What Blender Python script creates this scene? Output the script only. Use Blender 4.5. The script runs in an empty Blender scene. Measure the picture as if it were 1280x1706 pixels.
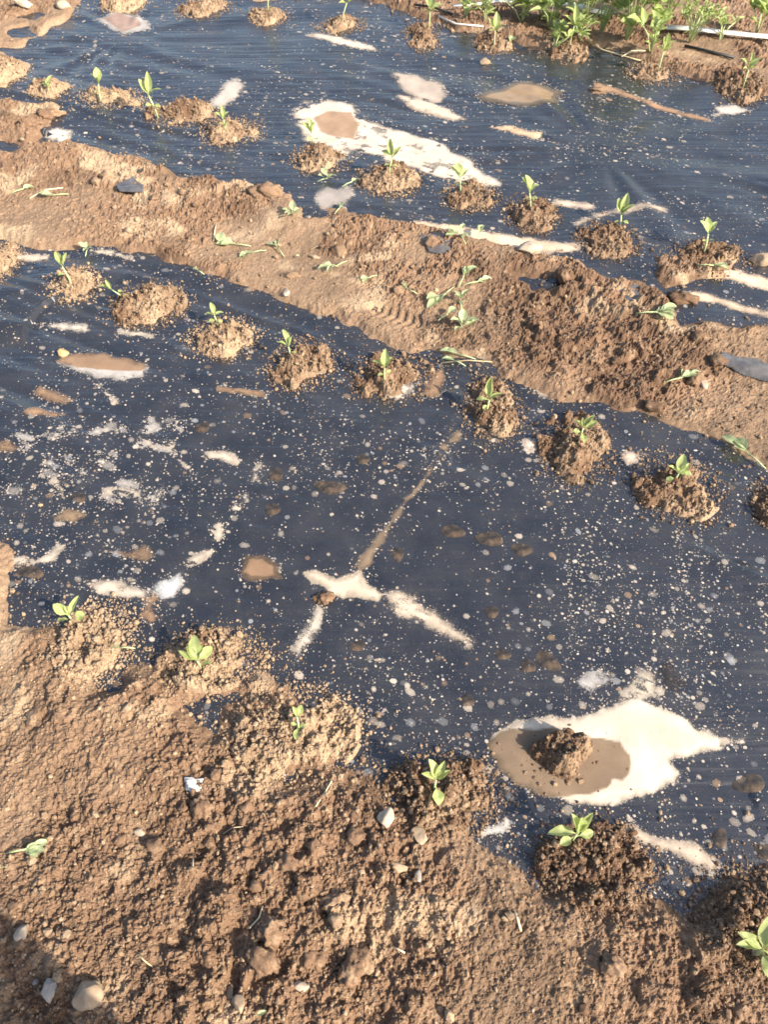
import bpy, math, random
import numpy as np
from mathutils import Vector, Matrix

# ------------------------------------------------------------------ camera, sky, sun, exposure
SC = bpy.context.scene
COL = SC.collection
CAM_H, PITCH, FPX = 1.5, math.radians(53.0), 1281.0
cam_d = bpy.data.cameras.new('camera')
cam_d.sensor_fit = 'VERTICAL'; cam_d.sensor_height = 24.0; cam_d.lens = 24.0 * FPX / 1706.0
cam_d.clip_start = 0.02; cam_d.clip_end = 2000.0
cam = bpy.data.objects.new('camera', cam_d); COL.objects.link(cam)
cam.location = (0, 0, CAM_H); cam.rotation_euler = (math.pi / 2 - PITCH, 0, 0)
SC.camera = cam

SUN_EL = math.radians(34.0)
SUN_H = Vector((0.83, -0.56)).normalized()
to_sun = Vector((SUN_H.x * math.cos(SUN_EL), SUN_H.y * math.cos(SUN_EL), math.sin(SUN_EL)))
w = bpy.data.worlds.new('World'); SC.world = w; w.use_nodes = True
nt = w.node_tree; nt.nodes.clear()
sky = nt.nodes.new('ShaderNodeTexSky'); sky.sky_type = 'NISHITA'; sky.sun_disc = False
sky.sun_elevation = SUN_EL; sky.sun_rotation = math.atan2(SUN_H.x, SUN_H.y)
sky.air_density = 1.0; sky.dust_density = 2.6
bg = nt.nodes.new('ShaderNodeBackground'); bg.inputs['Strength'].default_value = 0.15
wo = nt.nodes.new('ShaderNodeOutputWorld')
nt.links.new(sky.outputs[0], bg.inputs[0]); nt.links.new(bg.outputs[0], wo.inputs[0])
sun_d = bpy.data.lights.new('sun', 'SUN'); sun_d.energy = 5.0; sun_d.angle = math.radians(0.6)
sun_d.color = (1.0, 0.89, 0.74)
sun = bpy.data.objects.new('sun', sun_d); COL.objects.link(sun)
sun.rotation_euler = (-to_sun).to_track_quat('-Z', 'Y').to_euler()
SC.view_settings.view_transform = 'Standard'; SC.view_settings.look = 'None'
SC.view_settings.exposure = 0.95; SC.view_settings.gamma = 1.0
SC.view_settings.use_curve_mapping = False
SC.cycles.filter_width = 1.7

rng = np.random.default_rng(7)
random.seed(7)

# ------------------------------------------------------------------ photo pixel -> place on the ground
cp, sp = math.cos(PITCH), math.sin(PITCH)
def P(u, v, z=0.0):
    u = np.asarray(u, float); v = np.asarray(v, float)
    dx = u - 640.0; dy = FPX * cp - (v - 853.0) * sp; dz = -FPX * sp - (v - 853.0) * cp
    t = (z - CAM_H) / dz
    return dx * t, dy * t
def pxm(v):
    return cp * (v + 847.0) / CAM_H          # pixels per metre across, at that height in the photo

# ------------------------------------------------------------------ noise
def h01(ix, iy, s):
    n = (ix.astype(np.int64) * 374761393 + iy.astype(np.int64) * 668265263 + s * 1442695041) & 0x7fffffff
    n = ((n ^ (n >> 13)) * 1274126177) & 0x7fffffff
    n = ((n ^ (n >> 16)) * 1911520717) & 0x7fffffff
    n = n ^ (n >> 15)
    return (n & 0xffffff) / float(0x1000000)
def vn(x, y, s=0):
    x = np.asarray(x, float); y = np.asarray(y, float)
    ix = np.floor(x); iy = np.floor(y); fx = x - ix; fy = y - iy
    fx = fx * fx * (3 - 2 * fx); fy = fy * fy * (3 - 2 * fy)
    a = h01(ix, iy, s); b = h01(ix + 1, iy, s); c = h01(ix, iy + 1, s); d = h01(ix + 1, iy + 1, s)
    return (a + (b - a) * fx) * (1 - fy) + (c + (d - c) * fx) * fy - 0.5
def fbm(x, y, s=0, o=3, g=0.5):
    r = 0; a = 1.0
    for k in range(o):
        r = r + a * vn(x * 2 ** k + 17.3 * k, y * 2 ** k - 9.1 * k, s + k * 31); a *= g
    return r
def clods(x, y, cell, s=0, rmin=.45, rmax=.85, keep=1.0):
    X = x / cell; Y = y / cell; ix = np.floor(X); iy = np.floor(Y)
    out = np.zeros_like(X)
    for i in (-1, 0, 1):
        for j in (-1, 0, 1):
            cx = ix + i; cy = iy + j
            a = h01(cx, cy, s); b = h01(cx, cy, s + 5); c = h01(cx, cy, s + 11)
            d2 = (X - cx - a) ** 2 + (Y - cy - b) ** 2
            r = rmin + (rmax - rmin) * c
            hh = (0.35 + 0.65 * h01(cx, cy, s + 23)) * (h01(cx, cy, s + 41) < keep)
            out = np.maximum(out, hh * np.sqrt(np.maximum(0, 1 - d2 / (r * r))))
    return out
def chunks(x, y, cell, s=0, keep=1.0):
    """Broken clods: tilted, flat-topped pieces with warped outlines."""
    wxx = x + cell * (.55 * vn(x / cell * 1.7, y / cell * 1.7, s + 61) + .35 * vn(x / cell * 4.1, y / cell * 4.1, s + 62))
    wyy = y + cell * (.55 * vn(x / cell * 1.7, y / cell * 1.7, s + 63) + .35 * vn(x / cell * 4.1, y / cell * 4.1, s + 64))
    X = wxx / cell; Y = wyy / cell; ix = np.floor(X); iy = np.floor(Y); out = np.zeros_like(X)
    for i in (-1, 0, 1):
        for j in (-1, 0, 1):
            cx = ix + i; cy = iy + j
            dx = X - cx - h01(cx, cy, s); dy = Y - cy - h01(cx, cy, s + 5)
            r = .38 + .42 * h01(cx, cy, s + 11)
            d = np.sqrt(dx * dx + dy * dy) / r
            top = .35 + .65 * h01(cx, cy, s + 23) + 1.1 * (h01(cx, cy, s + 31) - .5) * dx + 1.1 * (h01(cx, cy, s + 37) - .5) * dy
            out = np.maximum(out, top * sst(1.0, .55, d) * (h01(cx, cy, s + 41) < keep) if False else top * (1 - sst(.5, 1.0, d)) * (h01(cx, cy, s + 41) < keep))
    return out
def sst(a, b, x):
    t = np.clip((x - a) / (b - a), 0, 1); return t * t * (3 - 2 * t)

# ------------------------------------------------------------------ layout maps: where soil lies over the film
def poly_px(pts):
    a = np.array(pts, float); x, y = P(a[:, 0], a[:, 1]); return np.stack([x, y], 1)
def sdist(poly, x, y):
    d2 = np.full(x.shape, 1e9); ins = np.zeros(x.shape, bool)
    n = len(poly)
    for i in range(n):
        ax, ay = poly[i]; bx, by = poly[(i + 1) % n]
        ex, ey = bx - ax, by - ay; L = ex * ex + ey * ey + 1e-12
        t = np.clip(((x - ax) * ex + (y - ay) * ey) / L, 0, 1)
        d2 = np.minimum(d2, (x - ax - t * ex) ** 2 + (y - ay - t * ey) ** 2)
        if abs(ey) > 1e-12:
            c = (ay > y) != (by > y)
            ins ^= c & (x < (y - ay) / ey * ex + ax)
    d = np.sqrt(d2); return np.where(ins, d, -d)

FORE = [(-900, 850), (-200, 870), (0, 893), (20, 905), (26, 960), (28, 1035), (85, 1048), (120, 1080), (156, 1120),
        (165, 1148), (195, 1145), (200, 1100), (270, 1118), (285, 1130), (380, 1150), (430, 1120), (470, 1140),
        (560, 1230), (545, 1290), (600, 1300), (612, 1285), (625, 1300), (640, 1330), (700, 1340), (780, 1370),
        (780, 1395), (830, 1440), (860, 1452), (915, 1482), (1000, 1470), (1060, 1490), (1110, 1505), (1150, 1535),
        (1175, 1500), (1200, 1465), (1280, 1450), (1700, 1560), (2400, 1800), (2400, 3000), (-1500, 3000)]
FURROW = [(-600, 180), (0, 240), (60, 238), (150, 243), (250, 268), (310, 295), (400, 303), (480, 328), (492, 352),
          (560, 352), (690, 372), (760, 392), (880, 418), (960, 430), (1000, 462), (1060, 470), (1110, 500),
          (1120, 515), (1130, 545), (1185, 535), (1280, 545), (1800, 650), (1800, 980), (1280, 775), (1200, 737),
          (1120, 717), (1060, 692), (1000, 672), (930, 663), (860, 640), (790, 600), (720, 588), (640, 575),
          (560, 537), (480, 505), (400, 475), (330, 450), (250, 425), (140, 414), (40, 410), (0, 403), (-600, 350)]
TONGUE = [(1090, 425), (1200, 440), (1210, 462), (1165, 470), (1110, 480), (1090, 460)]
FARL = [(-700, -150), (140, -60), (132, 0), (122, 25), (85, 45), (40, 78), (3, 80), (10, 95), (45, 105), (42, 130),
        (15, 145), (-60, 160), (-700, 140)]
LUMP = [(-60, 172), (30, 170), (95, 175), (105, 195), (80, 215), (55, 245), (-60, 240)]
FARR = [(180, -60), (290, -15), (400, -5), (430, 5), (480, -5), (600, 0), (640, 8), (690, 28), (760, 52), (830, 58),
        (900, 86), (1000, 76), (1080, 106), (1150, 126), (1200, 143), (1280, 162), (1800, 250), (1800, -200), (200, -200)]
POCKETS = [[(-20, 226), (35, 238), (40, 250), (0, 252), (-20, 245)], [(862, 462), (905, 454), (926, 468), (890, 484)],
           [(312, 1175), (345, 1150), (395, 1148), (400, 1160), (375, 1185), (360, 1218), (325, 1205)],
           [(475, 1292), (495, 1280), (540, 1282), (540, 1296), (500, 1300)],
           [(30, 28), (60, 20), (78, 24), (55, 34)], [(12, 52), (45, 45), (58, 58), (20, 64)],
           [(500, 346), (545, 350), (550, 360), (510, 362)]]
GX0, GX1, GY0, GY1, GS = -3.4, 3.4, -1.0, 6.2, 0.012
gx = np.arange(GX0, GX1, GS); gy = np.arange(GY0, GY1, GS)
MX, MY = np.meshgrid(gx, gy)
sd_fore = sdist(poly_px(FORE), MX, MY); sd_fur = sdist(poly_px(FURROW), MX, MY)
sd_ton = sdist(poly_px(TONGUE), MX, MY); sd_fl = sdist(poly_px(FARL), MX, MY); sd_lu = sdist(poly_px(LUMP), MX, MY)
sd_fr = sdist(poly_px(FARR), MX, MY)
SDM = np.max(np.stack([sd_fore, sd_fur, sd_ton, sd_fl, sd_lu, sd_fr]), 0)
for q in POCKETS:
    SDM = np.minimum(SDM, -sdist(poly_px(q), MX, MY))
BASEM = (-0.022 * sst(0.0, 0.28, sd_fur) - 0.022 * sst(0.0, 0.35, sd_fore) - 0.02 * sst(0, .3, sd_fr)
         + 0.012 * fbm(MX / .6, MY / .6, 3, 2))
def samp(M, x, y):
    X = np.clip((np.asarray(x, float) - GX0) / GS, 0, M.shape[1] - 1.001); Y = np.clip((np.asarray(y, float) - GY0) / GS, 0, M.shape[0] - 1.001)
    ix = X.astype(int); iy = Y.astype(int); fx = X - ix; fy = Y - iy
    return ((M[iy, ix] * (1 - fx) + M[iy, ix + 1] * fx) * (1 - fy) + (M[iy + 1, ix] * (1 - fx) + M[iy + 1, ix + 1] * fx) * fy)

a_, b_ = P(110, 450), P(1120, 790)
BA = math.atan2(float(b_[1] - a_[1]), float(b_[0] - a_[0])); BC, BS = math.cos(BA), math.sin(BA)
def near(x, y, u, v, r):
    px, py = P(u, v); return np.exp(-((x - px) ** 2 + (y - py) ** 2) / (r * r))
def film_z(x, y):
    s = x * BC + y * BS; t = -x * BS + y * BC
    m = np.clip(.22 + 1.1 * (fbm(x / .5, y / .5, 91, 2) - .05), 0.12, .8)
    m = m + 1.7 * near(x, y, -20, 580, .48) + .5 * near(x, y, 1230, 1010, .28) + .5 * near(x, y, 1260, 1360, .2) + .5 * near(x, y, 60, 190, .5)
    m = m * (1 - .9 * near(x, y, 1000, 1240, .22))
    fold = .0070 * vn(s * 1.3 + 3 * vn(x * 2, y * 2, 5), t * 42, 92) + .016 * vn(s * .9 + vn(x * 3, y * 3, 6), t * 15, 93)
    fold = fold + .012 * np.maximum(0, .10 - np.abs(vn(s * .8, t * 5 + .5 * vn(x * 3, y * 3, 7), 97))) / .10 * (vn(x * 2.2, y * 2.2, 98) > .05)
    cx, cy = P(205, 60); ang = np.arctan2(y - cy, x - cx); rr = np.hypot(x - cx, y - cy)
    rad = .018 * vn(ang * 5.5, rr * 1.5, 95) * sst(.08, .3, rr) * (1 - sst(.6, 1.3, rr))
    cx, cy = P(1000, 250); ang = np.arctan2(y - cy, x - cx); rr = np.hypot(x - cx, y - cy)
    rad = rad + .013 * vn(ang * 6, rr * 1.2, 96) * sst(.08, .3, rr) * (1 - sst(.5, 1.0, rr))
    return samp(BASEM, x, y) + fold * m + rad + .004 * fbm(x / .22, y / .22, 94, 2) * (1 - .8 * near(x, y, 1000, 1240, .25))

def soil_sd(x, y):
    return samp(SDM, x, y) + .032 * fbm(x / .07, y / .07, 60, 4) + .006 * vn(x / .009, y / .009, 66)
fpx, fpy = P(662, 548, -.05)
def crust_mask(x, y):
    c = sst(-.02, .16, fbm(x / .28, y / .28, 71, 3))
    for (u, v, r) in [(60, 370, .22), (640, 545, .16), (820, 560, .12), (560, 490, .14), (235, 1110, .05), (20, 1290, .05), (1000, 520, .1)]:
        c = np.maximum(c, near(x, y, u, v, r))
    rough = np.clip(1.3 * near(x, y, 990, 560, .32) + near(x, y, 1130, 470, .15) + near(x, y, 230, 290, .25) + .8 * near(x, y, 120, 1230, .22) + .5 * near(x, y, 620, 1560, .3) + near(x, y, 420, 1560, .16) + near(x, y, 1150, 1620, .2), 0, 1)
    return np.clip(c * (1 - .9 * rough), 0, 1), rough
def soil_z(x, y):
    sd = soil_sd(x, y); cr, ro = crust_mask(x, y)
    am = (1 - .82 * cr)
    wx = x + .006 * vn(x / .02, y / .02, 81); wy = y + .006 * vn(x / .02, y / .02, 82)
    rel = .012 * fbm(x / .16, y / .16, 72, 2) * (.7 + 1.2 * ro)
    dn = sst(-.25, .25, fbm(x / .11, y / .11, 79, 2))
    rel = rel + (.015 * (.22 + 1.1 * ro) * chunks(x, y, .060, 73, .45) + .009 * (.30 + .6 * dn + .5 * ro) * chunks(x, y, .030, 74, .6)
                 + .0060 * (.4 + .7 * dn) * chunks(x, y, .0150, 75, .8) + .0058 * chunks(x, y, .0080, 76, .85)) * am
    rel = rel + .0085 * fbm(wx / .045, wy / .045, 78, 5, .62) * (1 - .6 * cr) * (1 + .6 * ro)
    rel = rel - .009 * sst(.30, .46, fbm(x / .05, y / .05, 83, 2)) * am
    # tread of a boot pressed in the furrow
    a = -.5; lx = (x - fpx) * math.cos(a) + (y - fpy) * math.sin(a); ly = -(x - fpx) * math.sin(a) + (y - fpy) * math.cos(a)
    ft = (1 - sst(.75, 1.0, np.sqrt((lx / .11) ** 2 + (ly / .05) ** 2)))
    tread = .003 * np.sign(np.sin((lx + .35 * np.abs(ly)) / .0135 * math.pi)) * sst(.2, .5, np.abs(np.sin((lx + .35 * np.abs(ly)) / .0135 * math.pi)))
    rel = rel * (1 - .85 * ft) + ft * (tread - .012)
    edge = sst(0.0, .05, sd)
    return samp(BASEM, x, y) + np.clip(sd * .55, -.03, .016) + rel * edge
def top_z(x, y):
    return np.maximum(soil_z(x, y), film_z(x, y))
def at(u, v):
    """Point of the surface seen at a photo pixel."""
    z = 0.0
    for _ in range(5):
        x, y = P(u, v, z); z = float(top_z(np.array([float(x)]), np.array([float(y)]))[0])
    return float(x), float(y), z

# ------------------------------------------------------------------ mesh helpers
def mesh_np(name, V, F, mats, attrs=None, smooth=True):
    me = bpy.data.meshes.new(name)
    V = np.asarray(V, np.float32); F = np.asarray(F, np.int32); k = F.shape[1]; n = len(F)
    me.vertices.add(len(V)); me.vertices.foreach_set('co', V.ravel())
    me.loops.add(n * k); me.loops.foreach_set('vertex_index', F.ravel())
    me.polygons.add(n); me.polygons.foreach_set('loop_start', np.arange(0, n * k, k, dtype=np.int32))
    me.polygons.foreach_set('loop_total', np.full(n, k, np.int32))
    me.polygons.foreach_set('use_smooth', np.full(n, smooth))
    me.materials.append(mats)
    for an, av in (attrs or {}).items():
        av = np.asarray(av, np.float32)
        if av.ndim == 2:
            at_ = me.attributes.new(an, 'FLOAT_COLOR', 'POINT')
            at_.data.foreach_set('color', np.concatenate([av, np.ones((len(av), 1), np.float32)], 1).ravel())
        else:
            at_ = me.attributes.new(an, 'FLOAT', 'POINT'); at_.data.foreach_set('value', av)
    me.update(calc_edges=True)
    return me
def link(name, me, parent=None):
    o = bpy.data.objects.new(name, me); COL.objects.link(o)
    if parent: o.parent = parent
    return o
def tag(o, label=None, cat=None, group=None, kind=None):
    if label: o['label'] = label
    if cat: o['category'] = cat
    if group: o['group'] = group
    if kind: o['kind'] = kind
    return o
def empty(name, loc, rz=0):
    o = bpy.data.objects.new(name, None); COL.objects.link(o); o.location = loc; o.rotation_euler = (0, 0, rz)
    o.empty_display_size = .02
    return o
def grid_faces(nr, nc):
    i = np.arange(nr * nc).reshape(nr, nc)
    return np.stack([i[:-1, :-1], i[:-1, 1:], i[1:, 1:], i[1:, :-1]], -1).reshape(-1, 4)
def compact(V, F, attrs):
    u = np.unique(F); m = np.full(len(V), -1, np.int64); m[u] = np.arange(len(u))
    return V[u], m[F], {k: a[u] for k, a in attrs.items()}

# ------------------------------------------------------------------ materials
def mat(name):
    m = bpy.data.materials.new(name); m.use_nodes = True; n = m.node_tree; b = n.nodes['Principled BSDF']
    return m, n, b
def node(n, t, **kw):
    x = n.nodes.new(t)
    for k, v in kw.items():
        if k in x.inputs.keys(): x.inputs[k].default_value = v
        else: setattr(x, k, v)
    return x
def mixc(n, f, a, b, mode='MIX'):
    m = n.nodes.new('ShaderNodeMix'); m.data_type = 'RGBA'; m.blend_type = mode
    for sck, val in ((0, f), (6, a), (7, b)):
        if hasattr(val, 'links') or hasattr(val, 'is_output'): n.links.new(val, m.inputs[sck])
        else: m.inputs[sck].default_value = val
    return m.outputs[2]
def ramp(n, src, stops):
    r = n.nodes.new('ShaderNodeValToRGB'); e = r.color_ramp.elements
    while len(e) < len(stops): e.new(.5)
    for k, (p, c) in enumerate(stops):
        e[k].position = p; e[k].color = c if len(c) == 4 else (*c, 1)
    n.links.new(src, r.inputs[0]); return r.outputs[0]
def noise(n, scale, detail=3, rough=.55, coord=None):
    t = node(n, 'ShaderNodeTexNoise', Scale=scale, Detail=detail, Roughness=rough)
    if coord: n.links.new(coord, t.inputs['Vector'])
    return t.outputs[0]
def obj_coord(n):
    return n.nodes.new('ShaderNodeTexCoord').outputs['Object']
def bump(n, b, h, s, d):
    x = node(n, 'ShaderNodeBump', Strength=s, Distance=d); n.links.new(h, x.inputs['Height']); n.links.new(x.outputs[0], b.inputs['Normal'])

def soil_material(name, fine=1.0):
    m, n, b = mat(name); oc = obj_coord(n)
    a = node(n, 'ShaderNodeAttribute', attribute_name='col').outputs['Color']
    g = noise(n, 260, 4, .65, oc)
    c = mixc(n, .85, a, ramp(n, g, [(.28, (.55, .53, .5)), (.5, (1, 1, 1)), (.72, (1.45, 1.42, 1.36))]), 'MULTIPLY')
    g2 = noise(n, 900, 2, .6, oc)
    c = mixc(n, .5, c, ramp(n, g2, [(.35, (.6, .58, .56)), (.5, (1, 1, 1)), (.68, (1.5, 1.45, 1.4))]), 'MULTIPLY')
    n.links.new(c, b.inputs['Base Color']); b.inputs['Roughness'].default_value = .95
    b.inputs['Specular IOR Level'].default_value = .15
    bump(n, b, noise(n, 520, 5, .7, oc), .55 * fine, .003)
    return m
M_SOIL = soil_material('soil')
M_CRUMB = soil_material('soil_crumb', .6)

def film_material(name='film', dusty=0.0):
    m, n, b = mat(name); oc = obj_coord(n)
    dust = ramp(n, noise(n, 9 if not dusty else 30, 5, .6, oc), [(.34, (.012 + dusty * .3,) * 3), (.80, (.12 + dusty,) * 3)])
    sp_ = ramp(n, noise(n, 420, 3, .7, oc), [(.60, (.0, .0, .0)), (.72, (.3, .3, .3))])
    f = mixc(n, 1.0, dust, sp_, 'ADD')
    bw = n.nodes.new('ShaderNodeRGBToBW'); n.links.new(f, bw.inputs[0])
    c = mixc(n, bw.outputs[0], (.012, .0135, .0175, 1), (.24, .215, .19, 1))
    n.links.new(c, b.inputs['Base Color'])
    r = ramp(n, noise(n, 14, 4, .6, oc), [(.3, (.18, .18, .18)), (.7, (.33, .33, .33))])
    n.links.new(r, b.inputs['Roughness']); b.inputs['Specular IOR Level'].default_value = .95
    mp = node(n, 'ShaderNodeMapping'); mp.inputs['Rotation'].default_value = (0, 0, -BA); mp.inputs['Scale'].default_value = (2.2, 42, 1)
    n.links.new(oc, mp.inputs[0])
    bump(n, b, noise(n, 1.0, 3, .5, mp.outputs[0]), .7, .006)
    return m
M_FILM = film_material(); M_SCRAP = film_material('dusty_film', .6)

def decal_material(name, rough=.85, spec=.25, grain=.6, wet=False):
    """Dried silt: colour and coverage come from the piece, thin edges break up into grains."""
    m, n, b = mat(name); oc = obj_coord(n)
    a = node(n, 'ShaderNodeAttribute', attribute_name='col').outputs['Color']
    al = node(n, 'ShaderNodeAttribute', attribute_name='cover').outputs['Fac']
    g = noise(n, 330, 4, .7, oc)
    c = mixc(n, grain, a, ramp(n, g, [(.3, (.72, .70, .68)), (.5, (1, 1, 1)), (.7, (1.15, 1.14, 1.12))]), 'MULTIPLY')
    n.links.new(c, b.inputs['Base Color'])
    g2 = noise(n, 420, 4, .75, oc)
    mm = node(n, 'ShaderNodeMath', operation='MULTIPLY_ADD'); mm.inputs[1].default_value = 2.4; mm.inputs[2].default_value = -1.15
    n.links.new(g2, mm.inputs[0])
    ad = node(n, 'ShaderNodeMath', operation='ADD'); n.links.new(al, ad.inputs[0]); n.links.new(mm.outputs[0], ad.inputs[1])
    mr = node(n, 'ShaderNodeMapRange'); mr.inputs[1].default_value = .28; mr.inputs[2].default_value = .62
    n.links.new(ad.outputs[0], mr.inputs[0])
    lim = node(n, 'ShaderNodeMath', operation='MULTIPLY'); n.links.new(mr.outputs[0], lim.inputs[0])
    op = node(n, 'ShaderNodeAttribute', attribute_name='opac').outputs['Fac']; n.links.new(op, lim.inputs[1])
    n.links.new(lim.outputs[0], b.inputs['Alpha'])
    b.inputs['Roughness'].default_value = rough; b.inputs['Specular IOR Level'].default_value = spec
    bump(n, b, g, .25, .0015)
    return m
M_SILT = decal_material('silt')
M_SILTWET = decal_material('wet_silt', .22, .5, .5)

def spot_material():
    m, n, b = mat('splash'); oc = obj_coord(n)
    a = node(n, 'ShaderNodeAttribute', attribute_name='col').outputs['Color']
    op = node(n, 'ShaderNodeAttribute', attribute_name='opac').outputs['Fac']
    g = noise(n, 500, 3, .6, oc)
    c = mixc(n, .6, a, ramp(n, g, [(.3, (.75, .73, .7)), (.5, (1, 1, 1)), (.7, (1.15, 1.15, 1.15))]), 'MULTIPLY')
    n.links.new(c, b.inputs['Base Color'])
    mr = node(n, 'ShaderNodeMapRange'); mr.inputs[1].default_value = .3; mr.inputs[2].default_value = .55
    mr.inputs[3].default_value = .55; mr.inputs[4].default_value = 1
    n.links.new(noise(n, 700, 3, .6, oc), mr.inputs[0])
    mu = node(n, 'ShaderNodeMath', operation='MULTIPLY'); n.links.new(op, mu.inputs[0]); n.links.new(mr.outputs[0], mu.inputs[1])
    n.links.new(mu.outputs[0], b.inputs['Alpha']); b.inputs['Roughness'].default_value = .75
    return m
M_SPOT = spot_material()
def drop_material():
    m, n, b = mat('muddy_water'); oc = obj_coord(n)
    c = ramp(n, noise(n, 45, 3, .5, oc), [(.36, (.035, .032, .030)), (.52, (.085, .066, .050)), (.72, (.20, .135, .085))])
    n.links.new(c, b.inputs['Base Color']); b.inputs['Roughness'].default_value = .1; b.inputs['IOR'].default_value = 1.33
    b.inputs['Alpha'].default_value = .62
    return m
M_DROP = drop_material()

def leaf_material(name, c0, c1, trans=.45):
    m, n, b = mat(name); oc = obj_coord(n)
    rib = node(n, 'ShaderNodeAttribute', attribute_name='rib').outputs['Fac']
    oi = n.nodes.new('ShaderNodeObjectInfo')
    c = ramp(n, noise(n, 90, 3, .5, oc), [(.3, c0), (.7, c1)])
    hs = node(n, 'ShaderNodeHueSaturation'); n.links.new(c, hs.inputs['Color'])
    mr = node(n, 'ShaderNodeMapRange'); mr.inputs[3].default_value = .8; mr.inputs[4].default_value = 1.2; n.links.new(oi.outputs['Random'], mr.inputs[0])
    n.links.new(mr.outputs[0], hs.inputs['Value'])
    c = mixc(n, rib, hs.outputs[0], (.48, .56, .28, 1))
    dirt = ramp(n, noise(n, 28, 5, .75, oc), [(.56, (0, 0, 0)), (.70, (.6, .6, .6))]); c = mixc(n, dirt, c, (.33, .30, .16, 1))
    vein = ramp(n, noise(n, 14, 2, .5, oc), [(.44, (1, 1, 1)), (.5, (1.18, 1.15, 1.1)), (.56, (1, 1, 1))]); c = mixc(n, .8, c, vein, 'MULTIPLY')
    n.links.new(c, b.inputs['Base Color']); b.inputs['Roughness'].default_value = .5
    tr = n.nodes.new('ShaderNodeBsdfTranslucent'); n.links.new(c, tr.inputs['Color'])
    mx = n.nodes.new('ShaderNodeMixShader'); mx.inputs[0].default_value = trans
    n.links.new(b.outputs[0], mx.inputs[1]); n.links.new(tr.outputs[0], mx.inputs[2])
    n.links.new(mx.outputs[0], n.nodes['Material Output'].inputs['Surface'])
    bump(n, b, noise(n, 160, 3, .6, oc), .2, .002)
    return m
M_LEAF = leaf_material('young_leaf', (.34, .42, .13), (.47, .53, .22))
M_WILT = leaf_material('wilted_leaf', (.38, .45, .24), (.50, .56, .34))
M_WEED = leaf_material('weed_leaf', (.28, .37, .09), (.45, .52, .20))
def plain(name, c0, c1, scale=60, rough=.8, spec=.3, bmp=.3):
    m, n, b = mat(name); oc = obj_coord(n)
    n.links.new(ramp(n, noise(n, scale, 5, .65, oc), [(.3, c0), (.7, c1)]), b.inputs['Base Color'])
    b.inputs['Roughness'].default_value = rough; b.inputs['Specular IOR Level'].default_value = spec
    bump(n, b, noise(n, scale * 3, 4, .6, oc), bmp, .003)
    return m
M_STEM = plain('stem', (.36, .46, .2), (.48, .54, .3), 80, .5)
M_DRYSTEM = plain('dry_stem', (.45, .33, .18), (.62, .5, .3), 90, .8)
M_STRAW = plain('straw', (.55, .45, .28), (.72, .63, .45), 90, .7)
M_STRAP = plain('white_strap', (.55, .52, .47), (.78, .76, .72), 30, .55)
M_STONE = {'tan': plain('tan_stone', (.24, .17, .11), (.37, .28, .19), 35),
           'pale': plain('pale_stone', (.30, .235, .17), (.46, .38, .29), 40),
           'grey': plain('grey_stone', (.19, .175, .155), (.33, .30, .26), 45),
           'yellow': plain('yellow_stone', (.40, .25, .10), (.52, .37, .19), 45),
           'clod': M_SOIL,
           'white': plain('white_scrap', (.45, .43, .40), (.60, .58, .55), 50)}

# ------------------------------------------------------------------ soil colour
def mix3(a, b, t): return np.asarray(a)[None] * (1 - t[:, None]) + np.asarray(b)[None] * t[:, None]
SOIL_MID, SOIL_DRY, SOIL_DAMP = (.190, .1205, .077), (.330, .240, .158), (.129, .0795, .0505)
def soil_col(x, y, dry=0.0):
    c = mix3(SOIL_MID, SOIL_DAMP, sst(.0, .3, fbm(x / .22, y / .22, 201, 3) + .12 * np.clip(x, -1, 1) + .35 * near(x, y, 1000, 580, .32)))
    d = sst(.17, .5, fbm(x / .12, y / .12, 203, 3) + .10 * vn(x / .008, y / .008, 205) - .12 * np.clip(x, -1, 1) + dry)
    cr, _ = crust_mask(x, y)
    d = np.maximum(d, .35 * cr)
    c = c * (1 - d[:, None]) + np.asarray(SOIL_DRY)[None] * d[:, None]
    gr = sst(.22, .40, vn(x / .010, y / .010, 207)) * .5
    return c * (1 - gr[:, None]) + np.asarray(SOIL_DRY)[None] * gr[:, None]

# ------------------------------------------------------------------ ground
def field_grid(vstep, ncol):
    v = np.arange(2000, -185, -vstep); a = PITCH + np.arctan((v - 853) / FPX)
    y = np.concatenate([np.arange(-.75, CAM_H / math.tan(a[0]) - .004, .004 * vstep), CAM_H / np.tan(a)])
    s = np.linspace(-1, 1, ncol); s = .72 * s + .28 * s ** 3
    hw = np.minimum(1.2 + .43 * np.maximum(y, 0), 3.3)
    X = hw[:, None] * s[None]; Y = np.repeat(y[:, None], ncol, 1)
    return X, Y
X, Y = field_grid(2.25, 820)
x, y = X.ravel(), Y.ravel()
z = soil_z(x, y)
F = grid_faces(*X.shape)
sdv = samp(SDM, x, y)
F = F[(sdv[F] > -.05).any(1)]
V, F, at_ = compact(np.stack([x, y, z], 1), F, {})
at_ = {'col': soil_col(V[:, 0], V[:, 1])}
ground = tag(link('ground', mesh_np('ground', V, F, M_SOIL, at_, False)), kind='structure')
# the rest of the field, out to the horizon
q = np.concatenate([-np.geomspace(400, 3.0, 24), np.linspace(-2.8, 2.8, 29), np.geomspace(3.0, 400, 24)])
Xf, Yf = np.meshgrid(q, q + 2.5)
xf, yf = Xf.ravel(), Yf.ravel()
zf = -.10 + .05 * fbm(xf / 1.3, yf / 1.3, 301, 3) * sst(2.5, 5, np.hypot(xf, yf - 2.5)) - .06
tag(link('field', mesh_np('field', np.stack([xf, yf, zf], 1), grid_faces(*Xf.shape), M_SOIL, {'col': soil_col(xf * .3, yf * .3)})), kind='structure')

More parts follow.
